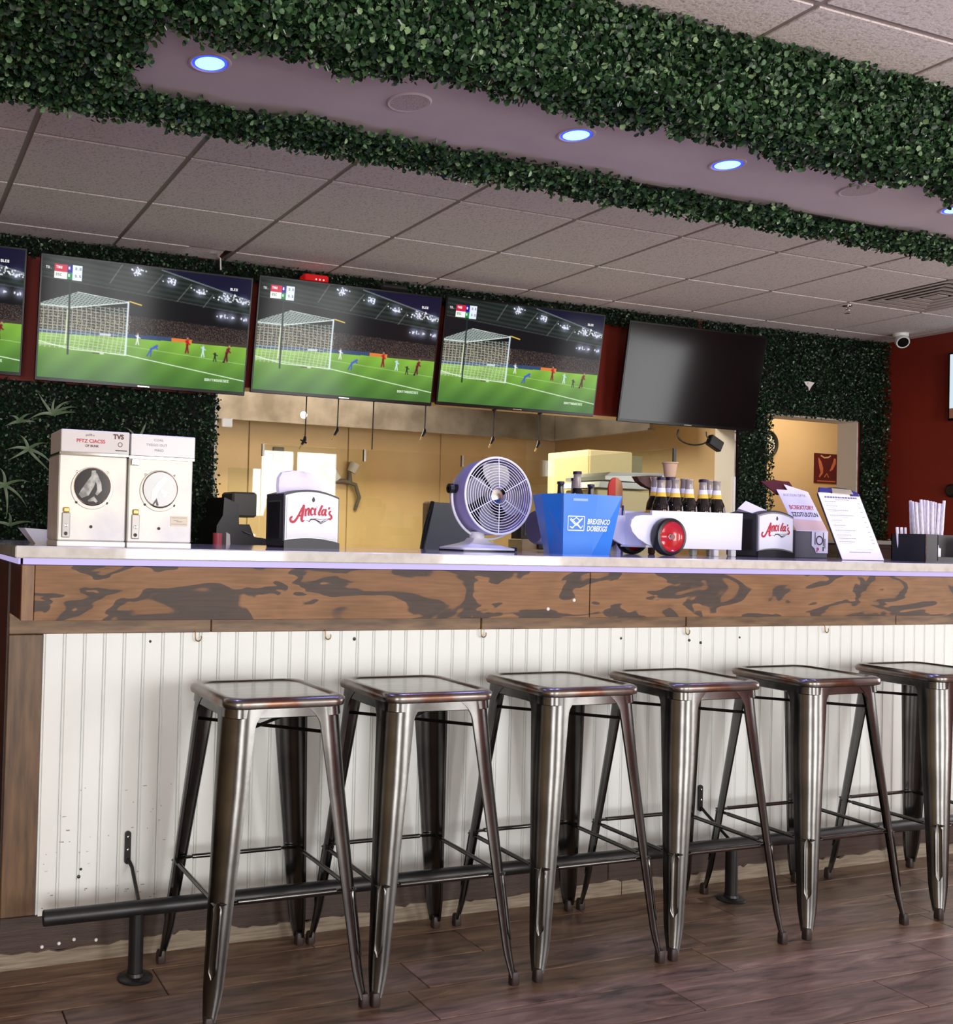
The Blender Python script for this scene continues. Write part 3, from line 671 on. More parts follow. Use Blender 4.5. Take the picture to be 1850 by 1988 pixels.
# ------------------------------------------------------------------ televisions
FONT = {'T': '111010010010010', 'N': '101111111111101', 'U': '101101101101111', 'O': '111101101101111', 'S': '111100111001111', 'C': '111100100100111', 'A': '111101111101101', 'E': '111100110100111',
        'R': '110101110101101', 'I': '111010010010111', 'L': '100100100100111', 'D': '110101101101110', '0': '111101101101111', '8': '111101111101111', '5': '111100111001111', '1': '010110010010111', 'M': '101111111101101', 'B': '110101110101110', '.': '000000000000010', 'P': '111101111100100', 'J': '001001001101111'}
def picture(w_=416, h_=234):
    r = np.random.default_rng(3)
    v, u = np.meshgrid((np.arange(h_)+.5)/h_, (np.arange(w_)+.5)/w_, indexing='ij')
    im = np.zeros((h_, w_, 3))
    C = lambda a, b, c: np.array([a, b, c])/255.
    def put(m, c, a=1.0):
        a = np.asarray(a, float)*m
        im[:] = im*(1-a[..., None])+np.asarray(c)*a[..., None]
    im[:] = C(16, 17, 20)
    roof_lo = .17+.14*u; roof_hi = np.where(u > .55, .005+.40*(u-.55), -.1)
    roof = (v < roof_lo) & (v > roof_hi)
    im[:] = np.where(roof[..., None], C(30, 38, 36)*(1+.25*np.sin((v-.14*u)*150)[..., None]), im)
    put(v <= roof_hi, C(18, 18, 44))
    put(np.abs(v-roof_hi-.004) < .006, C(120, 130, 130), (u > .55)*.7)
    put(np.abs(v-roof_lo) < .006, C(60, 68, 68), .6)
    for ua, va, ub, vb in ((.365, .0, .31, .17), (.56, .045, .49, .215), (.70, .10, .635, .26), (.81, .17, .765, .29)):
        tt = np.clip((v-va)/(vb-va), 0, 1); put((np.abs(u-(ua+(ub-ua)*tt)) < .003) & (v > va) & (v < vb), C(120, 128, 126), .55)
    # crowd
    crowd = (v > .40+.05*u) & (v < .64)
    n1 = r.random((h_, w_)); dens = np.clip((v-.38)/.2, 0, 1)
    put(crowd, C(34, 28, 30))
    warm = np.stack([.75+.25*r.random((h_, w_)), .6+.3*r.random((h_, w_)), .4+.4*r.random((h_, w_))], -1)
    a = (crowd & (n1 < .10+.32*dens))*(.15+.6*r.random((h_, w_)))*(.5+.5*(u < .42))
    im[:] = im*(1-a[..., None])+warm*a[..., None]
    # pitch
    top = np.where(u < .4, .635-.06*u, .611-.012*(u-.4))
    put((v > top-.035) & (v < top) & (u < .62), C(52, 78, 120), .8)
    put((v > top-.03) & (v < top) & (u > .62) & (u < .72), C(230, 130, 60), .9)
    put((v > top-.026) & (v < top) & (u > .72), C(70, 60, 50), .8)
    put((np.abs(v-(top-.015)) < .009) & (u > .28) & (u < .33), C(235, 240, 240), .8)
    k = np.clip((v-top)/(1-top), 0, 1)[..., None]
    g = C(128, 176, 62)*(1-k)**1.3+C(70, 112, 52)*(1-(1-k)**1.3)
    g = g*(1+.05*np.sin(u*38+v*20))[..., None]
    p = v >= top
    im[:] = np.where(p[..., None], g, im)
    def line(ua, va, ub, vb, th, c, a=1.0):
        d = np.hypot((ub-ua)*1.78, vb-va); t_ = np.clip((((u-ua)*1.78)*(ub-ua)*1.78+(v-va)*(vb-va))/d**2, 0, 1)
        dist = np.hypot((u-ua-(ub-ua)*t_)*1.78, v-va-(vb-va)*t_); put(np.clip(1.2-dist/th, 0, 1), c, a)
    line(.40, .757, 1, .90, .005, C(225, 240, 215)); line(.40, .68, 1, .752, .003, C(190, 215, 160), .7)
    line(0, .715, .4, .765, .004, C(225, 240, 215), .8); line(.0, .63, .4, .66, .003, C(200, 220, 170), .5)
    # goal and net
    net = (u > 0) & (u < .40) & (v > .40-.10*(u-.0)) & (v < .745+.03*u)
    put(net, C(190, 200, 150), .16)
    gu = np.abs(((u*46+np.sin(v*9)*.3) % 1)-.5) < .11; gv = np.abs((((v-.05*u)*42+np.sin(u*8)*.3) % 1)-.5) < .12
    put(net & (gu | gv), C(205, 215, 205), .55)
    topnet = (v > .27+.22*np.abs(u-.165)*np.where(u > .165, 1, 3.2)**1) & (v < .41-.10*np.clip((u-.12)/.28, 0, 1)) & (u < .40)
    put(topnet, C(150, 168, 160), .55)
    put(topnet & ((np.abs(((u*60+v*30) % 1)-.5) < .14) | (np.abs(((v*60-u*20) % 1)-.5) < .14)), C(225, 235, 230), .5)
    line(.40, .315, .14, .405, .006, C(225, 240, 232)); line(.14, .405, 0, .40, .006, C(205, 222, 215)); line(.165, .27, .40, .31, .004, C(210, 225, 220))
    line(.403, .31, .403, .757, .011, C(216, 232, 240)); line(.124, .43, .121, .70, .009, C(220, 228, 190), .85)
    line(0, .70, .15, .75, .004, C(230, 240, 225)); line(.15, .75, .40, .757, .004, C(230, 240, 225))
    line(.128, .17, .135, .79, .010, C(26, 42, 40)); line(.41, .305, .465, .325, .007, C(240, 205, 80))
    line(.25, .765, .30, .765, .005, C(90, 60, 50)); line(.285, .765, .30, .765, .006, C(240, 240, 235))
    # flood lights
    for uu, vv, n_, sp in ((.44, .045, 26, .035), (.60, .10, 24, .032), (.745, .16, 22, .03), (.875, .185, 34, .045), (.965, .205, 26, .03), (.86, .345, 10, .02), (.91, .35, 5, .012), (.985, .355, 9, .018)):
        for _ in range(n_):
            a_, b_ = uu+r.normal()*sp*.6, vv+r.normal()*sp*.45
            put(np.clip(1.3-np.hypot((u-a_)*1.78, v-b_)/.0075, 0, 1), C(250, 252, 255))
        put(np.exp(-((u-uu)*1.78/.05)**2-((v-vv)/.045)**2), C(205, 210, 245), .5)
    def man(uu, vv, h, c1, c2, lean=0):
        line(uu+lean*.03, vv-h*.25, uu, vv, h*.10, c1); line(uu, vv, uu-.006-lean*.012, vv+h*.45, h*.06, c2); line(uu, vv, uu+.007-lean*.008, vv+h*.45, h*.055, c2)
        line(uu+lean*.03-.009, vv-h*.2, uu+lean*.02+.012, vv-h*.05, h*.05, c1); put(np.clip(1.2-np.hypot((u-uu-lean*.04)*1.78, v-vv+h*.38)/(h*.075), 0, 1), C(190, 140, 110))
    man(.457, .61, .11, C(232, 236, 232), C(225, 230, 226)); man(.525, .69, .13, C(56, 84, 210), C(60, 80, 190), .9)
    man(.70, .625, .15, C(170, 24, 36), C(120, 20, 34)); man(.78, .66, .12, C(180, 215, 235), C(200, 225, 235)); man(.842, .70, .10, C(30, 40, 40), C(30, 34, 36)); man(.90, .665, .16, C(110, 22, 40), C(80, 18, 34), .3)
    line(.885, .745, .89, .745, .008, C(20, 20, 24))
    # score bug and captions
    def rect(a, b_, c_, d_, cc): put((u >= a) & (u < b_) & (v >= c_) & (v < d_), cc)
    rect(.055, .112, .06, .118, C(196, 32, 62)); rect(.112, .137, .06, .118, C(36, 24, 140)); rect(.055, .112, .118, .175, C(236, 240, 236)); rect(.112, .137, .118, .175, C(16, 130, 70)); rect(.137, .18, .056, .178, C(222, 230, 240))
    def text(s, uu, vv, px_, cc):
        y0, x0 = int(vv*h_), int(uu*w_)
        for ch in s:
            bits = FONT.get(ch, '0'*15)
            for i, b_ in enumerate(bits):
                if b_ == '1': im[y0+(i//3)*px_:y0+(i//3+1)*px_, x0+(i % 3)*px_:x0+(i % 3+1)*px_] = cc
            x0 += 4*px_
    text('TNU', .064, .076, 2-1, C(250, 250, 250)); text('8', .118, .076, 1, C(250, 250, 250)); text('OSC', .064, .134, 1, C(40, 130, 60)); text('0', .118, .134, 1, C(240, 250, 240))
    text('TU.', .018, .085, 1, C(220, 220, 220)); text('0.0', .150, .075, 1, C(60, 70, 110)); text('5.5', .150, .135, 1, C(60, 70, 110))
    text('OLEO', .895, .095, 1, C(245, 245, 245)); text('OORTTNOUSCSEE', .80, .905, 1, C(220, 235, 215))
    return im
pic = picture()
def srgb2lin(a): return np.where(a <= .04045, a/12.92, ((np.clip(a, 0, 1)+.055)/1.055)**2.4)
def screen_mesh(w_, h_, img):
    hh, ww, _ = img.shape
    xs_ = np.linspace(-w_/2, w_/2, ww); zs_ = np.linspace(h_/2, -h_/2, hh)
    Z_, X_ = np.meshgrid(zs_, xs_, indexing='ij')
    V = np.stack([X_, np.zeros_like(X_), Z_], -1).reshape(-1, 3)
    idx = np.arange(hh*ww).reshape(hh, ww)
    F = np.stack([idx[:-1, :-1], idx[1:, :-1], idx[1:, 1:], idx[:-1, 1:]], -1).reshape(-1, 4)
    me = bpy.data.meshes.new('screen'); me.vertices.add(len(V)); me.vertices.foreach_set('co', V.astype(np.float32).ravel())
    me.loops.add(F.size); me.loops.foreach_set('vertex_index', F.astype(np.int32).ravel())
    me.polygons.add(len(F)); me.polygons.foreach_set('loop_start', np.arange(0, F.size, 4, dtype=np.int32))
    me.update(calc_edges=True)
    at = me.attributes.new('picture', 'FLOAT_COLOR', 'POINT')
    c4 = np.concatenate([srgb2lin(img), np.ones((hh, ww, 1))], -1).reshape(-1).astype(np.float32)
    at.data.foreach_set('color', c4)
    me.materials.append(screen_m)
    return me
TW, TH = 1.09, .61
SCR = screen_mesh(TW-.022, TH-.030, pic)
def television(label, x, y, z, tilt, on, yaw=0, group='televisions on the back wall'):
    t = thing('television', label, 'television', (0, 0, 0), group)
    MB().box(-TW/2, TW/2, 0, .014, -TH/2, TH/2, .003).build('bezel', blackgloss, t)
    MB().box(-TW/2+.03, TW/2-.03, .014, .045, -TH/2+.02, TH/2-.10, .006).box(-.32, .32, .045, .065, -.22, .12, .006).build('rear_housing', blackp, t)
    MB().box(-.15, .15, .065, .078, -.12, .12).box(-.018, .018, .078, .215, -.06, .03).build('wall_mount', blackm, t)
    if on:
        s = meshobj('screen', SCR, t, (0, -.0012, .004))
    else:
        MB().box(-TW/2+.011, TW/2-.011, -.0012, .001, -TH/2+.018, TH/2-.011).build('screen', screen_off, t)
    MB().box(-.03, .03, -.0006, .004, -TH/2+.006, -TH/2+.011).build('badge', chrome, t)
    t.rotation_euler = (tilt, 0, yaw); t.location = (x, y, z)
    return t
yb, tl = 5.07, .16
# centre of each picture; tops lean forward
for lab, x, on, zc in (('television showing football, end of the row, next to the one above the dispensers', .105, True, 2.19), ('television showing football, directly above the two candy dispensers', 1.257, True, 2.178),
                   ('television showing football, between two other lit televisions above the kitchen opening', 2.377, True, 2.20), ('television showing football, next to the switched-off television', 3.492, True, 2.212),
                   ('switched-off black television with a dark reflective screen beside the doorway hedge', 4.757, False, 2.198)):
    television(lab, x, yb, zc, tl, on)

# television on the red side wall, seen edge-on
t = thing('television', 'television with a bright pale picture on the red side wall', 'television', (XR-.05, 4.30, 2.25))
MB().box(XR-.075, XR-.03, 3.82, 4.775, 2.02, 2.47, .003).build('bezel', blackgloss, t)
MB().box(XR-.03, XR-.001, 4.2, 4.4, 2.15, 2.35).build('wall_mount', blackm, t)
sc_m = mat('pale_screen', S(20, 24, 28), .2, emit=(S(206, 222, 232), .95), noise=None)
MB().box(XR-.077, XR-.074, 3.835, 4.762, 2.10, 2.458).build('screen', sc_m, t)
MB().box(XR-.077, XR-.074, 3.835, 4.762, 2.035, 2.10).build('screen_foreground', mat('screen_brown', S(60, 40, 30), .3, emit=(S(120, 80, 60), .7)), t)

# ------------------------------------------------------------------ ceiling fittings
v = thing('air_vent', 'square stepped metal air vent set into the tiled ceiling', 'vent', (5.68, 4.18, CE))
vm = mat('vent_metal', S(196, 184, 180), .45)
x0, x1, y0, y1 = 5.3775+.012, 5.987-.012, 3.8795+.012, 4.489-.012
MB().box(x0, x1, y0, y1, CE+.003, CE+.012).build('vent_back', mat('vent_dark', S(40, 36, 36), .8), v)
for k in range(5):
    e0 = .062*k; e1 = e0+.040
    if k == 4: MB().box(x0+e0, x1-e0, y0+e0, y1-e0, CE-.005, CE-.001).build('center_plate', vm, v); continue
    a = [(x0+e0, y0+e0), (x1-e0, y0+e0), (x1-e0, y1-e0), (x0+e0, y1-e0)]; b2 = [(x0+e1, y0+e1), (x1-e1, y0+e1), (x1-e1, y1-e1), (x0+e1, y1-e1)]
    MB().loft([[(p, q_, CE-.006) for p, q_ in a], [(p, q_, CE-.004) for p, q_ in b2], [(p, q_, CE-.001) for p, q_ in b2], [(p, q_, CE-.001) for p, q_ in a]], False).build('louver_ring', vm, v)
v = thing('fire_sprinkler', 'small chrome fire sprinkler head hanging from a ceiling tile', 'sprinkler', (5.44, 4.56, CE))
MB().lathe([(.028, .003), (.026, -.003), (.008, -.006), (.008, -.022), (.011, -.024)], (5.44, 4.56, CE-.0065), n=16).build('escutcheon', chrome, v, True)
MB().tube([(5.432, 4.56, CE-.022), (5.424, 4.56, CE-.036), (5.44, 4.56, CE-.05), (5.456, 4.56, CE-.036), (5.448, 4.56, CE-.022)], .0025, 6).build('frame_arms', chrome, v, True)
MB().lathe([(0, -.05), (.016, -.052), (.014, -.054), (0, -.054)], (5.44, 4.56, CE), n=12).build('deflector', chrome, v)
v = thing('security_camera', 'white turret security camera under the ceiling in the corner by the red wall', 'camera', (6.46, 5.0, CE))
MB().lathe([(.050, 0), (.050, -.02), (.044, -.032), (.0, -.034)], (6.46, 5.0, CE), n=24).build('mount_base', whitep, v, True)
b_ = MB(); b_.xf = Matrix.Translation((6.45, 4.985, CE-.055)) @ Matrix.Rotation(math.radians(-38), 4, 'Z') @ Matrix.Rotation(math.radians(118), 4, 'X')
b_.lathe([(.0, -.035), (.03, -.03), (.042, -.01), (.044, .03), (.040, .045), (.034, .045), (.034, .040), (0, .040)], n=24).build('camera_body', whitep, v, True)
b_ = MB(); b_.xf = Matrix.Translation((6.45, 4.985, CE-.055)) @ Matrix.Rotation(math.radians(-38), 4, 'Z') @ Matrix.Rotation(math.radians(118), 4, 'X')
b_.lathe([(.0, .0425), (.033, .0415)], n=24).build('lens', blackgloss, v)
v = thing('sensor_box', 'small red device with lit dots above the middle television', 'sensor', (2.20, 5.15, 2.53))
MB().box(2.13, 2.27, 5.12, 5.2, 2.525, 2.565, .006).build('case', mat('red_case', S(190, 24, 26), .3, emit=(S(170, 10, 12), .5)), v)
for k in range(3): MB().lathe([(0, -.003), (.004, -.002), (.0042, 0)], (2.195+.022*k, 5.12, 2.538), 'y', 8).build('indicator', mat('red_dot', S(255, 120, 120), .3, emit=(S(255, 150, 150), 3)), v)
tag(MB().tube([(1.625, 5.2, CE-.002), (1.622, 5.1, CE-.03), (1.62, 5.03, 2.56), (1.62, 5.02, 2.50)], .004, 8).build('power_cable', whitep, None, True, loc=(1.62, 5.1, 2.5)), 'white cable dropping from the ceiling gap behind a television', 'cable')
tag(MB().box(2.58, 2.75, 5.1, 5.19, 2.525, 2.56, .012).build('media_box', blackp, loc=(2.66, 5.15, 2.53)), 'flat black box resting above the middle television', 'media box')
v = thing('power_adapter', 'black power brick dangling on its cable under the switched-off television', 'power adapter', (4.95, 5.1, 1.75))
b_ = MB(); b_.xf = Matrix.Translation((4.95, 5.09, 1.80)) @ Matrix.Rotation(.45, 4, 'Y'); b_.box(-.055, .055, -.02, .02, -.035, .035, .006).build('brick', blackp, v)
MB().tube([(4.66, 5.09, 1.87)]+[(4.78+.13*math.cos(a), 5.09, 1.84+.06*math.sin(a)) for a in np.linspace(PI, 1.95*PI, 12)]+[(4.92, 5.09, 1.80)], .005, 8).build('cable', blackp, v, True)
MB().tube([(4.88, 5.09, 1.87), (4.885, 5.09, 1.84), (4.92, 5.09, 1.81)], .004, 8).build('cable', blackp, v, True)
# small round fitting on the red side wall
tag(MB().lathe([(.045, 0), (.045, -.02), (.03, -.035), (0, -.037)], (XR, 4.78, 1.56), 'x', 20).build('motion_sensor', blackp, None, True, loc=(XR, 4.78, 1.56)), 'round black fitting on the red side wall', 'sensor')

# ------------------------------------------------------------------ kitchen behind the opening
hood = thing('range_hood', 'stainless steel exhaust hood running round the kitchen', 'range hood', (3.2, 7.0, 1.97))
MB().box(1.0, 5.14, 7.0, 7.03, 1.972, CE-.01, .002).build('hood_front', steel, hood)
MB().box(1.0, 5.14, 6.985, 7.035, 1.962, 1.976).build('hood_lip', steel, hood)
MB().box(5.14, 5.17, 5.9, 7.03, 1.972, CE-.01, .002).build('hood_side', steel, hood)
MB().box(5.125, 5.185, 5.9, 7.035, 1.962, 1.976).build('hood_lip', steel, hood)
MB().lathe([(0, -.012), (.022, -.010), (.026, 0)], (2.93, 7.0, 2.03), 'y', 16).build('hood_lamp', warm_glint, hood)  # glowing disc stands in for a lamp's reflection on the steel
bc = thing('back_counter', 'stainless steel work counter behind the glass guard', 'counter', (3.0, 4.7, 0))
MB().box(1.2, 5.31, 4.12, 5.19, .90, .95, .003).build('worktop', steel, bc)
MB().box(1.22, 5.30, 4.16, 5.18, 0, .90).build('cabinet_body', steel, bc)
bb = thing('back_bar_cabinet', 'dark slatted back bar cabinet below the doorway hedge', 'cabinet', (6.2, 5.05, 0))
MB().box(5.75, 6.66, 4.86, 5.17, 0, 1.19).build('body', darkwood, bb)
MB().box(5.73, 6.67, 4.84, 5.18, 1.19, 1.215).build('top', mat('grey_top', S(150, 146, 142), .5), bb)
for k in range(8): MB().box(5.75, 6.66, 4.85, 4.86, .42+.095*k, .42+.095*k+.08, .004).build('slat', darkwood, bb)
# glass guard
for i, (x0, x1, lab) in enumerate(((1.925, 2.522, 'clear glass guard pane beside the napkin dispenser with the tall napkin'), (2.526, 3.148, 'clear glass guard pane behind the lavender fan'), (3.152, 3.775, 'clear glass guard pane behind the blue bucket'))):
    t = thing('glass_guard', lab, 'glass pane', (x0, 5.16, .95), 'glass guard panes')
    MB().box(x0, x1, 5.16, 5.167, .95, 1.635).build('pane', glass, t)
    MB().box(x0, x0+.012, 5.155, 5.172, .95, 1.0).build('clip', steel, t); MB().box(x0, x0+.012, 5.155, 5.172, 1.57, 1.635).build('clip', steel, t)
t = thing('glass_guard', 'clear glass guard pane standing end-on behind the beer carrier', 'glass pane', (3.78, 4.2, .95), 'glass guard panes')
MB().box(3.78, 3.787, 4.16, 5.15, .95, 1.645).build('pane', glass, t)
MB().box(3.775, 3.792, 4.155, 4.163, .95, 1.645).build('edge_strip', blackm, t)
t = thing('glass_guard', 'narrow clear glass guard pane next to the hedge edge', 'glass pane', (1.74, 5.16, .95), 'glass guard panes')
MB().box(1.74, 1.921, 5.16, 5.167, .95, 1.50).build('pane', glass, t)
# hanging rods with angled clips from the head of the opening
rods = [(2.276, 1.67, 1), (2.475, 1.735, 0), (2.70, 1.63, 2), (3.045, 1.76, 0), (3.52, 1.742, 0), (3.852, 1.736, 0)]
for i, (x, z, kind) in enumerate(rods):
    t = thing('hanging_rod', 'thin dark rod hanging from the head of the kitchen opening, %s from the hedge edge' % ordn[i], 'rod', (x, 5.40, OPZ1), 'rods over the kitchen opening')
    MB().tube([(x, 5.40, OPZ1), (x-.004, 5.40, z+.03)], .0038, 8).build('rod', dark_rod if kind else blackm, t, True)
    MB().lathe([(.014, 0), (.014, -.008), (.005, -.012)], (x, 5.40, OPZ1), n=12).build('ceiling_cap', blackm, t)
    if kind != 2:
        c = MB().tube([(x-.004, 5.40, z+.04), (x-.008, 5.395, z+.022), (x-.030, 5.385, z-.008)], [.008, .011, .007], 10).build('clip', blackp, t, True)
        MB().tube([(x-.030, 5.385, z-.008), (x-.045, 5.38, z-.032)], [.006, .004], 8).build('clip_tip', gold, c, True)
    if kind == 1: MB().tube([(x, 5.39, z+.005), (x-.04, 5.38, z+.02)], [.006, .004], 8).build('clip_wing', blackp, t, True)
# wall bits in the kitchen
tag(MB().box(2.90, 2.99, KB-.03, KB-.012, 1.72, 1.83, .004).build('switch_box', mat('grey_box', S(120, 112, 96), .5), loc=(2.94, KB-.02, 1.72)), 'small grey switch box on the kitchen wall', 'switch box')
v = thing('emergency_light', 'twin-head emergency light on a curved bracket on the kitchen wall', 'lamp', (3.50, KB-.05, 1.50))
MB().tube([(3.62, KB-.02, 1.36), (3.64, KB-.05, 1.46), (3.60, KB-.06, 1.56), (3.50, KB-.06, 1.585), (3.42, KB-.06, 1.58)], [.014, .016, .016, .02, .02], 10).build('bracket', mat('grey_bracket', S(104, 100, 92), .5), v, True)
MB().tube([(3.55, KB-.06, 1.57), (3.545, KB-.06, 1.66)], [.022, .014], 10).build('stem', MATS['grey_bracket'], v, True)
for a, b_ in (((3.44, 1.60), (3.35, 1.70)), ((3.56, 1.66), (3.59, 1.73))): MB().tube([(a[0], KB-.06, a[1]), (b_[0], KB-.07, b_[1])], [.035, .045], 14).build('lamp_head', whitep, v, True)
tag(MB().box(1.80, 1.86, 5.47, 5.50, 1.745, 1.795, .004).build('wall_plate', whitep, loc=(1.83, 5.48, 1.74)), 'small white plate with dark marks at the hedge edge of the kitchen opening', 'wall plate')
# shelf with white appliance lids seen behind the bucket
v = thing('food_warmer', 'white box with a raised lid on the work counter behind the blue bucket', 'food warmer', (3.9, 5.0, .95))
MB().box(3.86, 4.30, 4.85, 5.14, .95, 1.46, .006).build('body', mat('cream', S(226, 206, 160), .5), v)
MB().loft([[(3.83, 4.8, 1.47), (4.30, 4.8, 1.47), (4.30, 5.18, 1.47), (3.83, 5.18, 1.47)], [(3.86, 4.82, 1.505), (4.30, 4.82, 1.505), (4.30, 5.16, 1.505), (3.86, 5.16, 1.505)]]).build('lower_lid', whitep, v)
MB().loft([[(3.875, 4.8, 1.515), (4.30, 4.8, 1.505), (4.30, 5.16, 1.505), (3.875, 5.16, 1.515)], [(3.875, 4.8, 1.535), (4.30, 4.8, 1.555), (4.30, 5.16, 1.555), (3.875, 5.16, 1.535)], [(3.93, 4.82, 1.56), (4.30, 4.82, 1.57), (4.30, 5.14, 1.57), (3.93, 5.14, 1.56)]]).build('upper_lid', whitep, v)
v = thing('tall_cabinet', 'cream tall cabinet standing behind the blue bucket', 'cabinet', (4.7, 5.9, 0))
MB().box(4.50, 4.86, 5.75, 6.2, .0, 1.78, .004).build('carcass', mat('pale_yellow', S(236, 224, 176), .5), v)
MB().box(4.505, 4.855, 5.735, 5.75, .9, 1.775, .004).build('door', MATS['pale_yellow'], v)
MB().box(4.87, 5.0, 5.80, 6.2, 0, 1.76, .004).build('side_unit', mat('grey_green', S(150, 148, 120), .5), v)
# point-of-sale tablet
v = thing('sales_terminal', 'slanted grey sales terminal seen from behind, beside the fan', 'sales terminal', (2.62, 4.45, .95))
b_ = MB(); b_.loft([[(2.46, 4.36, 1.06), (2.80, 4.36, 1.06), (2.80, 4.40, 1.05), (2.46, 4.40, 1.05)], [(2.60, 4.50, 1.335), (2.86, 4.50, 1.335), (2.86, 4.53, 1.325), (2.60, 4.53, 1.325)]]); b_.build('back_shell', mat('slate_grey', S(112, 120, 118), .4), v)
MB().tube([(2.455, 4.37, 1.055), (2.50, 4.43, 1.13), (2.53, 4.46, 1.21), (2.595, 4.51, 1.335)], .012, 8).build('edge_trim', blackp, v, True)
MB().box(2.36, 2.84, 4.40, 4.62, .95, 1.06, .01).build('base', blackp, v)
MB().box(2.585, 2.66, 4.54, 4.60, 1.06, 1.34, .01).build('receipt_box', tan, v)
v = thing('card_terminal', 'black payment terminal with a grey screen next to the fan', 'payment terminal', (3.21, 4.6, .95))
MB().box(3.15, 3.275, 4.58, 4.66, .95, 1.285, .016).build('case', blackp, v)
MB().box(3.185, 3.25, 4.576, 4.581, 1.185, 1.262, .002).build('screen', mat('grey_screen', S(92, 104, 104), .3), v)
v = thing('wooden_crate', 'pale wooden crate holding black tongs on the work counter', 'crate', (3.22, 4.45, .95))
MB().box(3.06, 3.50, 4.42, 4.54, .95, 1.165, .004).build('box', mat('pale_wood', S(212, 190, 140), .6, noise=(4, S(188, 160, 108), .35, .7), stretch=(1, 1, 12)), v)
MB().box(3.15, 3.20, 4.405, 4.42, 1.115, 1.145, .004).box(3.205, 3.25, 4.405, 4.42, 1.118, 1.14, .004).build('tongs', blackp, v)
# black coffee machine and small cups at the hedge end
v = thing('coffee_machine', 'black coffee machine silhouetted behind the glass near the hedge', 'coffee machine', (1.72, 4.85, .95))
MB().prism([(1.56, .95), (1.92, .95), (1.92, 1.12), (1.76, 1.14), (1.735, 1.20), (1.68, 1.20), (1.675, 1.30), (1.60, 1.33), (1.595, 1.24), (1.565, 1.19)], .28, 'y', 4.8).build('body', blackp, v)
MB().box(1.65, 1.78, 4.82, 5.0, 1.235, 1.36, .01).build('hopper', mat('dark_grey', S(92, 90, 84), .5), v)
MB().tube([(1.70, 4.795, 1.165), (1.725, 4.79, 1.155), (1.74, 4.79, 1.15)], .003, 6).build('handle', chrome, v, True)
tag(MB().lathe([(.018, 0), (.023, .205), (.021, .205), (.017, .01), (0, .008)], (1.505, 4.6, .95), n=18).build('red_cup', mat('red_cup', S(206, 84, 96), .3), None, True, loc=(1.505, 4.6, .95)), 'translucent red tumbler on the work counter by the hedge', 'cup')
tag(MB().loft([[(1.55, 4.6, .95), (1.58, 4.6, .95), (1.58, 4.62, .95), (1.55, 4.62, .95)], [(1.548, 4.6, 1.16), (1.566, 4.6, 1.15), (1.566, 4.62, 1.15), (1.548, 4.62, 1.16)]]).build('folded_card', offwhite, loc=(1.56, 4.61, .95)), 'small folded white card beside the red tumbler', 'card')
# white pole by the opening's end
tag(MB().tube([(5.17, 5.15, .95), (5.17, 5.15, 1.60)], .013, 12).build('white_pole', whitep, None, True, loc=(5.17, 5.15, .95)), 'thin white upright pole on the work counter next to the doorway hedge', 'pole')
# hall behind the doorway
v = thing('wall_clock', 'round wall clock half hidden by the hedge at the doorway', 'clock', (6.955, 6.6, 2.01))
MB().torus((6.955, 6.575, 2.01), .105, .016, 'y', 40, 8).build('rim', blackp, v, True)
MB().lathe([(0, 0), (.1, 0), (.1, .02)], (6.955, 6.578, 2.01), 'y', 32).build('dial', offwhite, v)
for k in range(12):
    a = k*PI/6; MB().tube([(6.955+.076*math.sin(a), 6.576, 2.01+.076*math.cos(a)), (6.955+.09*math.sin(a), 6.576, 2.01+.09*math.cos(a))], .003, 4).build('hour_mark', darkink, v)
MB().tube([(6.955, 6.574, 2.01), (7.0, 6.574, 2.03)], .003, 5).build('hour_hand', blackp, v); MB().tube([(6.955, 6.573, 2.01), (6.955, 6.573, 2.085)], .002, 5).build('minute_hand', blackp, v)
v = thing('wall_poster', 'maroon poster with a pale band and orange figures on the hall wall', 'poster', (7.655, 6.597, 1.71))
px0, px1, pz0, pz1 = 7.512, 7.80, 1.71, 1.965
fp = lambda a, b_, l: (px0+a*(px1-px0), 6.594-l, pz0+b_*(pz1-pz0))
MB().box(px0, px1, 6.594, 6.599, pz0, pz1).build('sheet', maroon, v)
pm = mat('poster_orange', S(190, 110, 80), .6)
b_ = MB(); b_.ribbon([(.16, .85), (.22, .7), (.28, .5), (.30, .35), (.2, .2)], [.03, .12, .15, .10, .05], fp, .001); b_.ribbon([(.82, .85), (.8, .7), (.70, .5), (.62, .42)], [.08, .12, .1, .03], fp, .001)
b_.ribbon([(.40, .2), (.5, .33), (.58, .2)], .04, fp, .001); b_.build('figure_print', pm, v)
b_ = MB(); b_.ribbon([(.25, .93), (.4, .86), (.55, .88), (.65, .94)], .05, fp, .0012); b_.build('collar_print', tan, v)
bars([(.12, .85, .05, .09)], fp, pm, v, .001)

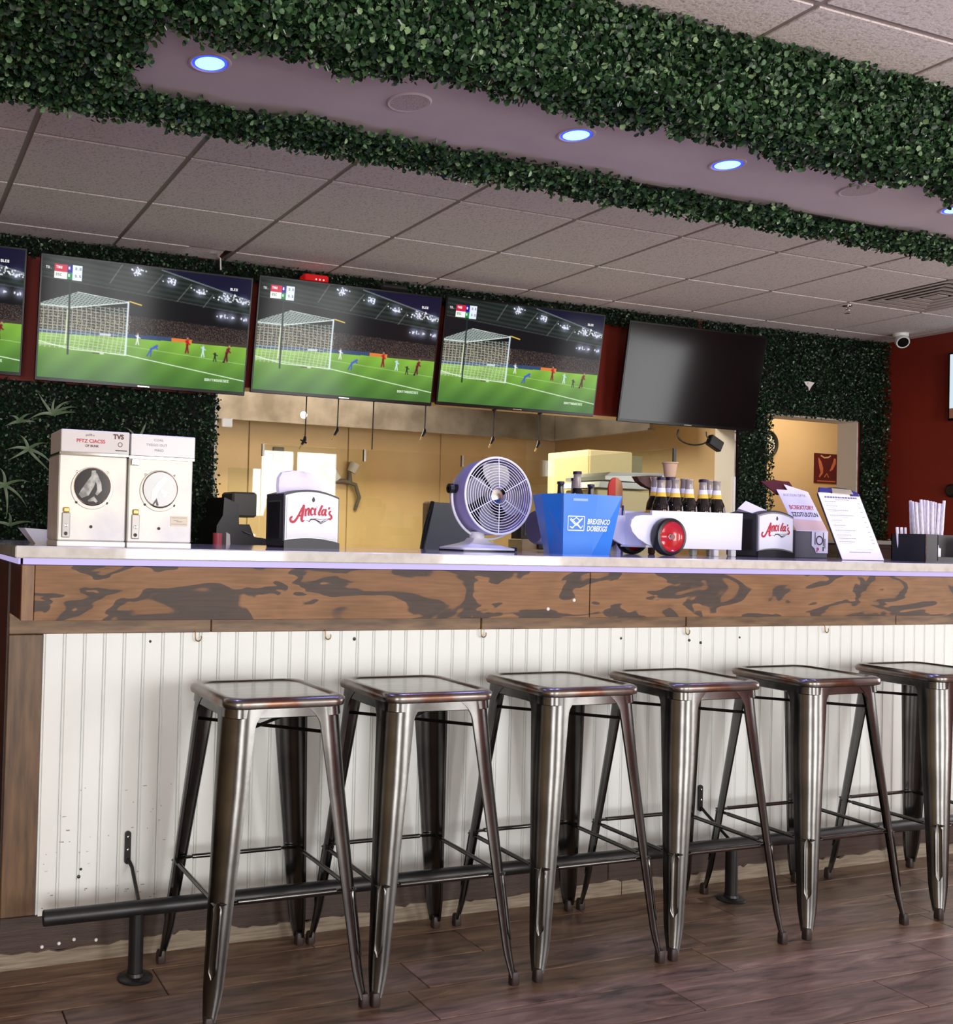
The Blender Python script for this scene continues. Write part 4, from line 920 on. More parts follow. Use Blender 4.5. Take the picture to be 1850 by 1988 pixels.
# ------------------------------------------------------------------ objects on the bar
# two candy dispensers
mach_m = mat('polished_steel_front', S(222, 218, 208), .42, .2, noise=(7, S(192, 192, 198), .40, .66), bump=(3, .03))
silver_p = mat('pale_silver', S(170, 168, 164), .35, .3)
glassy = mat('porthole_window', S(60, 60, 60), .12)
def dispenser(x0, x1, first):
    w_ = x1-x0; yf = 2.565; zb = ZT
    t = thing('candy_dispenser', 'square stainless coin candy dispenser with %s' % ('printed header, standing by the white food tray' if first else 'glossy blank-looking header and a cream sticker'), 'candy dispenser', ((x0+x1)/2, yf+.08, zb), 'candy dispensers')
    MB().box(x0, x1, yf, yf+.16, zb+.014, zb+.228, .003).build('cabinet', mach_m, t)
    MB().box(x0, x1, yf-.002, yf+.16, zb, zb+.0135, .001).build('base_strip', whitep, t)
    hz = zb+.228 if first else zb+.226
    MB().box(x0+.002, x1+.004, yf-.004, yf+.155, hz+.006, hz+.062, .002).build('header', mat('header_grey', S(190, 190, 192), .35, .2) if not first else mat('header_white', S(214, 210, 210), .4), t)
    MB().box(x0-.001, x1+.002, yf-.006, yf+.155, hz, hz+.0055).build('header_tray', chrome, t)
    cx, cz, R_ = (x0+x1)/2-.002, zb+.150, .045
    MB().torus((cx, yf-.001, cz), R_, .0035, 'y', 36, 8).build('porthole_rim', chrome, t, True)
    MB().lathe([(.0445, -.004), (.052, -.0035), (.0535, 0)], (cx, yf, cz-.004), 'y', 32).build('porthole_flange', mach_m, t, True)
    MB().lathe([(0, -.0048), (R_-.001, -.0048)], (cx, yf, cz), 'y', 32).build('window', glassy if first else mat('bright_window', S(176, 178, 178), .15), t)
    # crumpled bag seen in the window
    b_ = MB(); fr2 = lambda a, b3, l: (cx+a, yf-.0052-l, cz+b3)
    if first:
        b_.ribbon([(.002, .040), (.004, .025), (-.006, .005), (-.018, -.015), (-.030, -.025)], [.010, .016, .022, .024, .012], fr2); b_.ribbon([(.006, .032), (.016, .008), (.018, -.008), (.010, -.020)], [.010, .012, .012, .006], fr2, .0002); b_.ribbon([(-.010, -.036), (.004, -.030), (.012, -.038)], [.004, .012, .006], fr2, .0003)
        b_.build('candy_bag', mat('crumpled_bag', S(190, 190, 186), .3, noise=(40, S(110, 110, 108), .4, .6)), t)
    else:
        b_.ribbon([(.014, .030), (.0, .014), (-.014, -.006), (-.018, -.028)], [.012, .016, .016, .010], fr2); b_.ribbon([(.0, -.004), (.016, -.010), (.008, -.02)], [.006, .014, .008], fr2, .0002)
        b_.build('candy_bag', mat('bright_bag', S(238, 238, 234), .3), t)
        MB().ribbon([(-.018, -.040), (-.010, -.028), (-.006, -.042)], [.004, .010, .006], fr2, .0003).build('bag_shadow_card', mat('taupe', S(96, 86, 82), .5), t)  # small dark taupe stroke at the bottom of the window
    for sx, sz in ((-1, -1), (1, -1), (-1, 1), (1, 1)):
        MB().lathe([(0, -.003), (.003, -.0025), (.0036, 0)], (cx+sx*.038, yf-.001, cz+(.036 if sz > 0 else -.040)), 'y', 10).build('screw', blackp if sz < 0 else chrome, t)
    mx = x0+.018
    MB().box(mx-.008, mx+.013, yf-.004, yf, zb+.022, zb+.084, .002).build('coin_plate', silver_p, t)
    MB().box(mx-.006, mx+.011, yf-.006, yf, zb+.084, zb+.097, .003).build('coin_slot', gold, t)
    MB().lathe([(0, -.008), (.0042, -.007), (.0046, -.004)], (mx+.0025, yf, zb+.052), 'y', 12).build('coin_button', chrome, t)
    MB().lathe([(0, -.008), (.0042, -.007), (.0046, -.004)], (mx+.0025, yf, zb+.032), 'y', 12).build('coin_button', blackp, t)
    MB().lathe([(0, -.004), (.0036, -.003), (.004, 0)], (cx, yf, zb+.050), 'y', 12).build('keyhole', blackp, t)
    hf = lambda a, b3, l: (x0+.002+a, yf-.004-l, hz+.006+b3)
    if first:
        lettering('deSKo', .008, lambda a, b3, l: hf(a+.060, b3+.040+.002*math.sin(a*120), l), maroon, t, spacing=1.1)
        lettering('PFTZ CIACSS', .0125, lambda a, b3, l: hf(a+.038, b3+.025, l), redp, t, bold=.0003)
        lettering('OF BUNK', .008, lambda a, b3, l: hf(a+.060, b3+.0145, l), maroon, t, bold=.0002)
        lettering('TVS', .016, lambda a, b3, l: hf(a+.130, b3+.038, l), maroon, t, bold=.0007)
        MB().torus((x0+.150, yf-.0045, hz+.030), .0052, .0007, 'y', 20, 4).build('emblem', darkink, t)
        bars([(.136, .166, .0075, .0100)], hf, darkink, t)
    else:
        for q_, (s_, a0, z0) in enumerate((('COAL', .060, .040), ('TVEGO OUT', .040, .027), ('MAIO', .062, .014))): lettering(s_, .009, lambda a, b3, l: hf(a+a0, b3+z0, l), greyink, t, spacing=1.1)
        MB().box(x1-.056, x1-.010, yf-.0012, yf, zb+.057, zb+.083).build('sticker', mat('cream_sticker', S(224, 214, 198), .6), t)
        sf = lambda a, b3, l: (x1-.056+a, yf-.0012-l, zb+.057+b3)
        bars([(.003, .043, .021, .022), (.008, .020, .014, .0155), (.016, .030, .011, .0125), (.003, .043, .005, .0062)], sf, greyink, t)
        MB().box(x0+.004, x0+.026, yf-.010, yf, zb+.208, zb+.224, .002).build('latch', chrome, t)
    return t
dispenser(.424, .594, True); dispenser(.599, .767, False)
# white food tray
tag(MB().loft([[(.415, 2.86, ZT), (.50, 2.86, ZT), (.50, 2.96, ZT), (.415, 2.96, ZT)], [(.382, 2.84, ZT+.042), (.50, 2.84, ZT+.036), (.50, 2.98, ZT+.036), (.382, 2.98, ZT+.042)], [(.388, 2.846, ZT+.042), (.498, 2.846, ZT+.036), (.498, 2.974, ZT+.036), (.388, 2.974, ZT+.042)], [(.42, 2.866, ZT+.004), (.498, 2.866, ZT+.004), (.498, 2.954, ZT+.004), (.42, 2.954, ZT+.004)]]).build('food_tray', whitep, loc=(.44, 2.9, ZT)), 'white paper food tray on the bar beside the candy dispenser', 'food tray')

# napkin dispensers
A_ST = [([(612, 1040), (590, 1045), (572, 1075), (585, 1115), (625, 1125), (665, 1095), (715, 1015), (765, 915), (812, 832)], [20, 26, 30, 32, 32, 30, 26, 24, 22]), ([(808, 832), (800, 900), (785, 990), (772, 1075), (790, 1108), (822, 1088)], [30, 34, 36, 36, 24, 10]), ([(690, 1030), (740, 1015), (798, 1020)], 22),
        ([(848, 895), (842, 950), (840, 1022)], 26), ([(845, 950), (880, 895), (903, 905), (895, 960), (893, 1000), (915, 1000)], [14, 22, 26, 26, 22, 8]), ([(985, 910), (962, 882), (938, 915), (932, 965), (950, 1000), (985, 978)], [22, 20, 26, 28, 22, 10]),
        ([(1020, 880), (1008, 940), (1012, 990), (1035, 985)], [26, 28, 24, 8]), ([(1046, 862), (1040, 868)], 20), ([(1140, 830), (1112, 890), (1082, 960), (1085, 995), (1115, 985)], [26, 28, 28, 22, 8]), ([(1195, 905), (1160, 905), (1135, 950), (1140, 992), (1170, 985), (1192, 930)], [16, 20, 26, 22, 18, 16]), ([(1210, 890), (1195, 950), (1198, 995), (1225, 985)], [26, 28, 22, 8]),
        ([(1270, 858), (1262, 885), (1245, 895)], [26, 22, 8]), ([(1305, 925), (1275, 940), (1272, 975), (1302, 1000), (1312, 1035), (1285, 1062), (1262, 1045)], [16, 22, 24, 24, 26, 22, 14])]
MT_ST = [([(825, 1095), (870, 1092), (912, 1108), (938, 1072), (1005, 1070), (1060, 1100), (1118, 1142), (1180, 1108), (1262, 1062)], [2, 6, 16, 22, 20, 16, 14, 12, 6]), ([(1035, 1072), (1090, 1105), (1120, 1116), (1160, 1096), (1200, 1068)], [4, 14, 16, 12, 4]), ([(1005, 1062), (1110, 1068), (1260, 1058)], [8, 6, 6])]
def smooth_stroke(pts, wd, k=4):
    if len(pts) < 3: return pts, wd
    P_ = np.array(pts, float); n = len(P_); W_ = np.array(wd if isinstance(wd, list) else [wd]*n, float); o = []; ow = []
    for i in range(n-1):
        p0, p1, p2, p3 = P_[max(i-1, 0)], P_[i], P_[i+1], P_[min(i+2, n-1)]
        for j in range(k):
            t_ = j/k; o.append(tuple(.5*((2*p1)+(-p0+p2)*t_+(2*p0-5*p1+4*p2-p3)*t_**2+(-p0+3*p1-3*p2+p3)*t_**3))); ow.append(W_[i]*(1-t_)+W_[i+1]*t_)
    o.append(tuple(P_[-1])); ow.append(W_[-1]); return o, ow
holder_side = mat('dispenser_black', S(58, 58, 58), .45)
silver = mat('silver_plastic', S(176, 176, 178), .3, .5)
def napkins(x0, yf, lab, kind):
    w_ = .190; d = .150; zb = ZT; x1 = x0+w_
    t = thing('napkin_dispenser', lab, 'napkin dispenser', (x0+w_/2, yf+d/2, zb), 'napkin dispensers on the bar')
    def arch(z0, h, e=0, n=10): return [(x0+e+(w_-2*e)*k/n, z0+h*(1-((k/n-.45)/.55)**2)) for k in range(n+1)]
    up_ = arch(zb+.163, .022); 
    MB().prism([(x0, zb+.006), (x1, zb+.006)]+up_[::-1], d, 'y', yf).build('housing', holder_side, t, True)
    up2 = arch(zb+.158, .020, .004); lo2 = arch(zb+.020, .012, .004)
    MB().prism(lo2+up2[::-1], .004, 'y', yf-.004).build('silver_frame', silver, t)
    up3 = arch(zb+.153, .019, .009); lo3 = arch(zb+.025, .012, .009)
    fpn = MB().prism(lo3+up3[::-1], .003, 'y', yf-.0065).build('face_plate', whitep, t)
    lo4 = arch(zb+.018, .012, .0)
    MB().prism([(x0, zb+.0), (x1, zb+.0)]+lo4[::-1], .010, 'y', yf-.010).build('base_lip', blackp, t, True)
    MB().box(x0+.002, x1-.002, yf, yf+d-.002, zb, zb+.006).build('foot', blackp, t)
    MB().prism([(x0-.004+0, zb+.03), (x0, zb+.03), (x0, zb+.15), (x0-.004, zb+.145)], d*.7, 'y', yf+.02).build('side_panel', blackp, t)
    sc = (w_-.018)/905.
    frm = lambda a, b_, l: (x0+.009+(a-510)*sc, yf-.0066-l, zb+.033+(1385-b_)*sc*.985)
    b_ = MB()
    for k, (p, wd) in enumerate(A_ST):
        p, wd = smooth_stroke(p, wd); b_.ribbon(p, [q_*1.35 for q_ in wd] if isinstance(wd, list) else wd*1.35, frm, .0006+.00004*k)
    b_.build('script_lettering', redp, fpn)
    b_ = MB()
    for k, (p, wd) in enumerate(MT_ST): b_.ribbon(p, wd, frm, .0006+.00004*k)
    b_.ribbon([(978, 690), (978, 720), (978, 750), (978, 782)], [4, 40, 58, 20], frm, .0006)
    b_.build('mountain_emblem', darkink, fpn)
    cx, cy = x0+w_/2, yf+.045
    nb = MB()
    if kind == 0:
        rg = []
        for z, ww, dx in ((.165, .078, 0), (.195, .080, -.002), (.222, .074, -.006), (.240, .056, -.012), (.247, .02, -.014)):
            rg.append([(cx-.012+dx+ww*math.cos(a), cy+.03+.014*math.sin(a)+(.006*math.sin(3*a)), zb+z) for a in np.linspace(0, 2*PI, 16, endpoint=False)])
        nb.loft(rg)
    else:
        nb.add([(x0-.03, cy+.02, zb+.19), (x0+.012, cy-.02, zb+.17), (x0+.10, cy-.02, zb+.178), (x0+.085, cy+.05, zb+.185), (x0+.02, cy+.03, zb+.222), (x0+.0, cy+.06, zb+.18)], [(0, 1, 4), (1, 2, 4), (2, 3, 4), (3, 5, 4), (5, 0, 4), (0, 5, 3, 2, 1)])
    nb.build('napkin', paper, t, kind == 0)
napkins(1.196, 3.0, 'black and silver napkin dispenser with red script face and a tall rounded napkin', 0)
napkins(3.212, 3.08, 'black and white napkin dispenser with red script face and a folded pointed napkin', 1)

# lavender fan
fx, fy, fz = 2.055, 3.115, 1.316
fan = thing('desk_fan', 'lavender drum desk fan with white round wire grille on a pedestal', 'fan', (fx-.05, fy+.06, ZT))
TR = Matrix.Translation((fx, fy, fz)) @ Matrix.Rotation(math.radians(-4), 4, 'X')
def FB(): b_ = MB(); b_.xf = TR; return b_
FB().lathe([(.136, 0), (.138, .01), (.134, .09), (.122, .125), (.119, .125), (.131, .09), (.134, .01)], axis='y', n=48).build('drum_housing', lav, fan, True)
FB().torus((0, -.001, 0), .1355, .0042, 'y', 56, 8).build('front_rim', whitep, fan, True)
gr = FB().torus((0, -.006, 0), .030, .0012, 'y', 24, 5)
for k in range(1, 12): gr.torus((0, -.006+.004*(k/11)**2, 0), .030+.0095*k, .0012, 'y', 48, 5)
gr.build('wire_grille', whitep, fan, True)
for k in range(6):
    a = k*PI/3+.5; FB().tube([(.03*math.cos(a), -.0075, .03*math.sin(a)), (.134*math.cos(a), -.003, .134*math.sin(a))], .0016, 6).build('grille_spoke', whitep, fan, True)
FB().lathe([(0, .006), (.024, .007), (.030, .016), (.031, .06), (0, .06)], axis='y', n=28).build('motor_hub', chrome, fan, True)
for k in range(4):
    a = k*PI/2+1.1; vs = []; b_ = FB()
    for i, r in enumerate(np.linspace(.028, .122, 7)):
        wd = .34+.25*math.sin(i/6*PI); sw = .35*i/6
        for s_ in (-1, 0, 1): vs.append((r*math.cos(a+sw+s_*wd), .036+s_*.012, r*math.sin(a+sw+s_*wd)))
    b_.add(vs, [(i*3+j, i*3+j+1, i*3+j+4, i*3+j+3) for i in range(6) for j in range(2)]).build('blade', mat('blade_grey', S(150, 148, 150), .35, .3), fan, True)
FB().lathe([(.0, .118), (.119, .116)], axis='y', n=40).build('rear_guard', mat('fan_dark', S(26, 25, 26), .6), fan)
yk = [(fx+.150*math.cos(a), fy+.062, fz-.004+.150*math.sin(a)) for a in np.linspace(PI, 2*PI, 28)]
MB().tube([(yk[0][0], yk[0][1], yk[0][2]+.03)]+yk+[(yk[-1][0], yk[-1][1], yk[-1][2]+.03)], .0048, 8).build('yoke', whitep, fan, True)
for s_ in (-1, 1):
    kb_ = MB().lathe([(.006, -.016), (.017, -.014), (.018, .0), (.010, .008), (.016, .012), (.016, .022), (0, .024)], (fx+s_*.150, fy+.062, fz+.022), 'x', 18).build('tilt_knob', blackp, fan, True)
cxb, cyb = fx-.055, fy+.06
MB().lathe([(.026, 1.158), (.027, 1.162), (.027, 1.184), (.024, 1.188), (0, 1.188)], (cxb+.01, cyb, 0), n=24).build('neck', whitep, fan, True)
rings = []
for z, hx, hy in ((ZT+.005, .108, .085), (ZT+.012, .108, .085), (ZT+.018, .085, .066), (ZT+.026, .055, .046), (ZT+.036, .034, .030), (ZT+.046, .027, .026)):
    rings.append([(cxb+.01+a, cyb+b_, z) for a, b_ in rrect(hx, hy, min(hx, hy)*.18, 4)])
MB().loft(rings).build('pedestal', whitep, fan, True)
MB().box(cxb-.095, cxb+.115, cyb-.083, cyb+.083, ZT, ZT+.005).build('base_pad', blackp, fan)
MB().box(cxb+.105, cxb+.140, cyb-.06, cyb-.02, ZT+.002, ZT+.016, .002).build('switch_block', mat('navy_block', S(30, 28, 60), .4), fan)
(MB().tube([(cxb+.05, cyb+.05, ZT+.03), (cxb+.10, cyb+.09, ZT+.022), (cxb+.16, cyb+.12, ZT+.004), (cxb+.20, cyb+.2, ZT+.004)], .003, 8).build('power_cord', whitep, fan, True))

# blue bucket and bottles
bk = thing('bucket', 'bright blue tapered plastic bucket with white print, holding bottles', 'bucket', (2.25, 2.94, ZT))
topo = [(2.115, 2.945), (2.135, 2.85), (2.268, 2.846), (2.396, 2.877), (2.405, 2.975), (2.34, 3.06), (2.16, 3.06)]
boto = [(2.160, 2.956), (2.149, 2.868), (2.262, 2.864), (2.345, 2.876), (2.340, 2.96), (2.30, 3.02), (2.185, 3.02)]
ZB1 = 1.322
def inset(poly, s_): c = np.mean(poly, 0); return [tuple(c+(np.array(p)-c)*s_) for p in poly]
MB().loft([[(a, b_, ZT) for a, b_ in boto], [(a, b_, ZB1) for a, b_ in topo], [(a, b_, ZB1) for a, b_ in inset(topo, .965)], [(a, b_, ZT+.05) for a, b_ in inset(boto, .99)]]).build('pail', bluep, bk)
def face_frame(i, j):
    b0, b1, t0, t1 = [Vector((*boto[i], ZT)), Vector((*boto[j], ZT)), Vector((*topo[i], ZB1)), Vector((*topo[j], ZB1))]
    nrm = (b1-b0).cross(t0-b0).normalized()
    def f(u, v_, l):
        p = (b0*(1-u)+b1*u)*(1-v_)+(t0*(1-u)+t1*u)*v_
        return tuple(p+nrm*l)
    return f, nrm
f1, n1 = face_frame(1, 2); f2, n2 = face_frame(2, 3)
if n1.y > 0: n1 = -n1
b_ = MB(); 
fb = lambda u, v_, l: f1(u, v_, l if f1(0, 0, 1)[1] < boto[1][1] else -l)
fc = lambda u, v_, l: f2(u, v_, l if f2(0, 0, 1)[1] < boto[2][1] else -l)
for p, wd in (([(.14, .40), (.66, .40)], .018), ([(.14, .63), (.66, .63)], .018), ([(.14, .40), (.14, .63)], .025), ([(.66, .40), (.66, .63)], .025), ([(.2, .58), (.4, .48), (.6, .60)], .025), ([(.2, .46), (.3, .44), (.42, .52), (.56, .44), (.62, .48)], .022), ([(.22, .60), (.56, .43)], .02), ([(.58, .60), (.26, .43)], .02), ([(.3, .57), (.4, .61), (.5, .57)], .02)):
    b_.ribbon(p, wd, fb, .0012)
b_.build('emblem', skyink, bk)
def span(u, v_, l):  # runs from the first front face over the fold to the second
    return fb(u, v_, l) if u <= 1 else fc((u-1)*1.35, v_, l)
for s_, v0 in (('BREXENCO', .51), ('DOBEKIGS', .395)):
    lettering(s_, .145, lambda a, b3, l, v0=v0: span(.75+a*1.0, v0+b3*.82, .0014), skyink, bk, bold=.005, shear=.12)
bars([(.28, .72, .885, .925)], fb, mat('pale_blue', S(150, 190, 232), .5), bk, .001)
# bottles
dkglass = mat('dark_beer_glass', S(22, 17, 15), .06, 0, .6)
clearneck = mat('clear_bottle_glass', S(150, 140, 128), .06, 0, .6)
capm = mat('bottle_cap', S(40, 34, 62), .35, .5)
yel = mat('yellow_label', S(238, 196, 60), .5); whl = mat('white_label', S(236, 234, 226), .5); rdl = mat('red_label', S(196, 58, 40), .5)
def bottle(x, y, z, h, label, group, neck=dkglass, tilt=0, lab=None, cap=capm):
    t = thing('beer_bottle', label, 'bottle', (0, 0, 0), group)
    s_ = h/.235
    MB().lathe([(0, .001), (.027*s_, 0), (.030*s_, .004), (.030*s_, .125*s_), (.027*s_, .145*s_), (.017*s_, .170*s_), (.0145*s_, .178*s_)], n=20).build('body', dkglass, t, True)
    MB().lathe([(.0145*s_, .178*s_), (.0128*s_, .205*s_), (.0125*s_, .226*s_), (.0136*s_, .228*s_), (.0136*s_, .233*s_), (0, .233*s_)], n=16).build('neck', neck, t, True)
    if cap: MB().lathe([(.0152*s_, .226*s_), (.0145*s_, .236*s_), (0, .2375*s_)], n=16).build('cap', cap, t)
    if lab:
        MB().lathe([(.0182*s_, .1685*s_), (.0155*s_, .183*s_)], n=18).build('neck_label_lower', lab[0], t)
        MB().lathe([(.0155*s_, .183*s_), (.0139*s_, .199*s_)], n=18).build('neck_label_upper', lab[1], t)
        MB().lathe([(.0304*s_, .060*s_), (.0304*s_, .120*s_)], n=20).build('body_label', lab[2], t)
    t.location = (x, y, z); t.rotation_euler = (tilt*.5, tilt, 0)
    return t
bz = ZT+.051
bottle(2.250, 2.932, bz, .232, 'tall brown beer bottle standing upright in the blue bucket', 'bottles in the bucket', clearneck)
bottle(2.187, 2.938, bz, .195, 'short dark bottle against the side wall of the blue bucket', 'bottles in the bucket', dkglass, 0)
bottle(2.280, 2.984, bz, .212, 'brown bottle with a square dark top in the blue bucket', 'bottles in the bucket', clearneck, 0)
bottle(2.308, 2.932, bz, .190, 'low dark bottle by the outer rim of the blue bucket', 'bottles in the bucket', dkglass, 0)

# lavender cylinder behind the bucket
v = thing('lying_canister', 'lavender grey canister lying on its side behind the blue bucket', 'canister', (2.6, 3.335, ZT))
MB().lathe([(0, -.30), (.060, -.30), (.066, -.29), (.066, .06), (.060, .075), (.0, .085)], (2.665, 3.335, ZT+.094), 'x', 28).build('drum', mat('canister_grey', S(150, 146, 172), .3, .3), v, True)
MB().torus((2.72, 3.335, ZT+.094), .066, .004, 'x', 28, 6).build('hoop', lav, v, True)
for x in (2.46, 2.64): MB().prism([(3.275, ZT), (3.395, ZT), (3.38, ZT+.045), (3.335, ZT+.03), (3.29, ZT+.045)], .03, 'x', x).build('cradle', blackp, v)

# beer carrier shaped like a car
cr = thing('beer_carrier', 'white car-shaped beer carrier with red wheels', 'beer carrier', (2.85, 3.12, ZT))
cy0, cy1 = 3.05, 3.208
out = [(2.677, 1.284), (3.111, 1.286), (3.107, 1.146), (2.70, 1.146), (2.655, 1.160), (2.615, 1.180), (2.59, 1.203), (2.580, 1.225), (2.585, 1.246), (2.602, 1.261), (2.635, 1.266), (2.677, 1.266)]
MB().prism(out, .010, 'y', cy0).build('front_plate', whitep, cr); MB().prism(out, .010, 'y', cy1-.010).build('rear_plate', whitep, cr)
MB().box(2.66, 3.105, cy0+.010, cy1-.010, 1.147, 1.155).build('floor_board', whitep, cr)
MB().box(3.099, 3.109, cy0+.010, cy1-.010, 1.155, 1.275).build('end_board', whitep, cr); MB().box(2.679, 2.688, cy0+.010, cy1-.010, 1.155, 1.275).build('end_board', whitep, cr)
for yy, sg in ((cy0, -1), (cy1, 1)):
    wx, wz = 2.736, ZT+.0695
    w1 = MB().lathe([(.056, -.004), (.066, -.002), (.0695, .006), (.0695, .030), (.066, .036), (.054, .038)], (wx, yy-.038 if sg < 0 else yy, wz), 'y', 40).build('tire', mat('tire_black', S(22, 20, 20), .3), cr, True)
    MB().lathe([(.0, .012), (.04, .012), (.050, .006), (.056, .000), (.058, .004), (.056, .02)], (wx, yy-.040 if sg < 0 else yy+.04-.026, wz), 'y', 36).build('wheel_disc', mat('red_wheel', S(196, 20, 30), .2, coat=.5), w1, True)
    MB().lathe([(0, -.012), (.010, -.012), (.014, -.006), (.016, .01), (.020, .012)], (wx, yy-.032 if sg < 0 else yy+.03, wz), 'y', 24).build('hub_cap', chrome, w1, True)
for x in (3.0, 3.085):
    for yy in (cy0+.012, cy1-.035): MB().box(x-.014, x+.010, yy, yy+.022, ZT, 1.146, .003).build('peg_foot', whitep, cr)
MB().prism([(3.109, 1.20), (3.135, 1.185), (3.142, 1.178), (3.14, 1.165), (3.109, 1.158)], .02, 'y', cy0+.05).build('tail_tag', whitep, cr)
bl = [(2.735, 3.094, 0), (2.802, 3.094, 0), (2.869, 3.094, 0), (2.936, 3.094, 0), (3.003, 3.094, 0), (2.768, 3.162, 1), (2.838, 3.163, 1), (2.908, 3.162, 1), (3.03, 3.163, 1)]
words = ['first', 'second', 'third', 'fourth', 'fifth', 'first', 'second', 'third', 'fourth']
for i, (x, y, bkrow) in enumerate(bl):
    bottle(x+.02, y, 1.1555, .255 if not bkrow else .262, 'dark beer bottle in the white carrier, %s row, %s from the red wheel' % ('rear' if bkrow else 'front', words[i]), 'bottles in the carrier', clearneck, 0, (yel, whl, rdl if i % 2 == 0 else yel), None if i % 3 else capm)
tag(MB().lathe([(.0, -.055), (.020, -.055), (.027, -.004), (.031, -.002), (.030, .002), (.026, .001), (.018, -.05), (0, -.05)], (2.858, 3.163, 1.474), n=18).build('paper_cup', tan, None, True, loc=(2.858, 3.163, 1.42)), 'tan paper cup stuck on a bottle in the beer carrier', 'cup')
v = thing('wooden_scoop', 'curved dark wooden scoop standing behind the beer carrier', 'scoop', (2.88, 3.29, ZT))
arc = [(2.80+.0, 1.425), (2.815, 1.405), (2.845, 1.388), (2.885, 1.376), (2.925, 1.378), (2.925, 1.432), (2.86, 1.430)]
MB().prism(arc, .03, 'y', 3.28).build('bowl', mat('brown_wood', S(96, 58, 40), .5, noise=(6, S(70, 42, 30), .3, .7)), v)
MB().prism([(2.862, 1.424), (2.87, 1.405), (2.89, 1.392), (2.92, 1.392), (2.92, 1.425)], .004, 'y', 3.276).build('inner_face', tan, v)
MB().box(2.88, 2.905, 3.285, 3.305, ZT, 1.378, .004).build('handle', MATS['brown_wood'], v)
v = thing('paddle_sign', 'rounded red and orange paddle with a white card behind the canister', 'sign', (2.745, 3.41, ZT))
half = [(2.715+.0, 1.30)]+[(2.748-.033*math.cos(a), 1.375+.045*math.sin(a)) for a in np.linspace(0, PI/2, 8)]
MB().prism(half+[(2.748, 1.30)], .008, 'y', 3.34).build('red_half', mat('red_paint', S(206, 62, 44), .4), v)
half = [(2.748, 1.30), (2.748, 1.42)]+[(2.748+.035*math.sin(a), 1.375+.045*math.cos(a)) for a in np.linspace(.05, PI/2, 8)]+[(2.783, 1.30)]
MB().prism(half, .008, 'y', 3.34).build('orange_half', mat('orange_paint', S(206, 142, 88), .5), v)
MB().box(2.725, 2.785, 3.338, 3.35, ZT, 1.30, .001).build('card', paper, v); MB().box(2.778, 2.787, 3.336, 3.338, ZT, 1.31).build('blue_edge', mat('navy', S(64, 66, 120), .5), v)

# menu on a clipboard
mb0, mb1, mt0, mt1 = (2.845, ZT+.002), None, (2.962, 1.385), None
def mf(a, b_, l):  # a metres across, b metres up the slope, l off the sheet
    n = Vector((0, -(1.385-1.121), (2.962-2.845))).normalized(); u_ = Vector((0, 2.962-2.845, 1.385-1.121)).normalized()
    return tuple(Vector((3.39, 2.845, 1.121))+Vector((a, 0, 0))+u_*b_+n*l)
cl = thing('menu_clipboard', 'white printed drinks menu on a black clipboard leaning on the bar', 'clipboard', (3.5, 2.9, ZT))
def slab(pts, l0, l1): 
    n = len(pts); return MB().add([mf(a, b_, l0) for a, b_ in pts]+[mf(a, b_, l1) for a, b_ in pts], [tuple(range(n)), tuple(range(2*n-1, n-1, -1))]+[(i, (i+1) % n, (i+1) % n+n, i+n) for i in range(n)])
bp_ = [(-.002, .004), (.220, .004), (.222, .27)]+[(.110+.112*math.cos(a), .27+.035*math.sin(a)) for a in np.linspace(0, PI, 12)]+[(-.002, .27)]
slab(bp_, -.006, -.001).build('board', blackp, cl)
slab([(0, 0), (.216, 0), (.216, .279), (0, .279)], -.0008, .0006).build('menu_sheet', paper, cl)
slab([(.0, .278), (.07, .282), (.075, .295), (.01, .298)], .001, .006).build('clip_plate', mat('blue_clip', S(40, 40, 120), .3), cl)
slab([(.065, .275), (.175, .272), (.17, .292), (.07, .296)], .001, .009).build('clip_bar', chrome, cl)
slab([(.165, .268), (.21, .268), (.20, .285), (.17, .29)], .001, .006).build('clip_plate', MATS['blue_clip'], cl)
rr = []
rows_ = [(.240, .055, .0028), (.222, .050, .0022), (.204, .108, .0026), (.182, .122, .0026), (.161, .052, .0026), (.140, .064, .0026), (.119, .098, .0026), (.100, .070, .0024), (.086, .086, .0024), (.072, .080, .0026)]
for b0_, ln_, h_ in rows_:
    x_ = .018
    while x_ < .018+ln_: wd = random.uniform(.004, .011); rr.append((x_, x_+wd, b0_, b0_+h_)); x_ += wd+.0016
    rr.append((.186, .200, b0_-.004, b0_-.002)); rr.append((.022, .022+ln_*.7, b0_-.0065, b0_-.0055))
rr.append((.09, .18, .042, .0427)); x_ = .05
while x_ < .16: wd = random.uniform(.004, .01); rr.append((x_, x_+wd, .029, .0325)); x_ += wd+.0015
bars(rr, mf, greyink, cl)
rr = []; x_ = .025
while x_ < .195: wd = random.uniform(.006, .014); rr.append((x_, x_+wd, .2565, .2635)); x_ += wd+.0022
rr.append((.075, .15, .2495, .2515)); bars(rr, mf, mat('menu_heading', S(104, 100, 124), .6), cl)

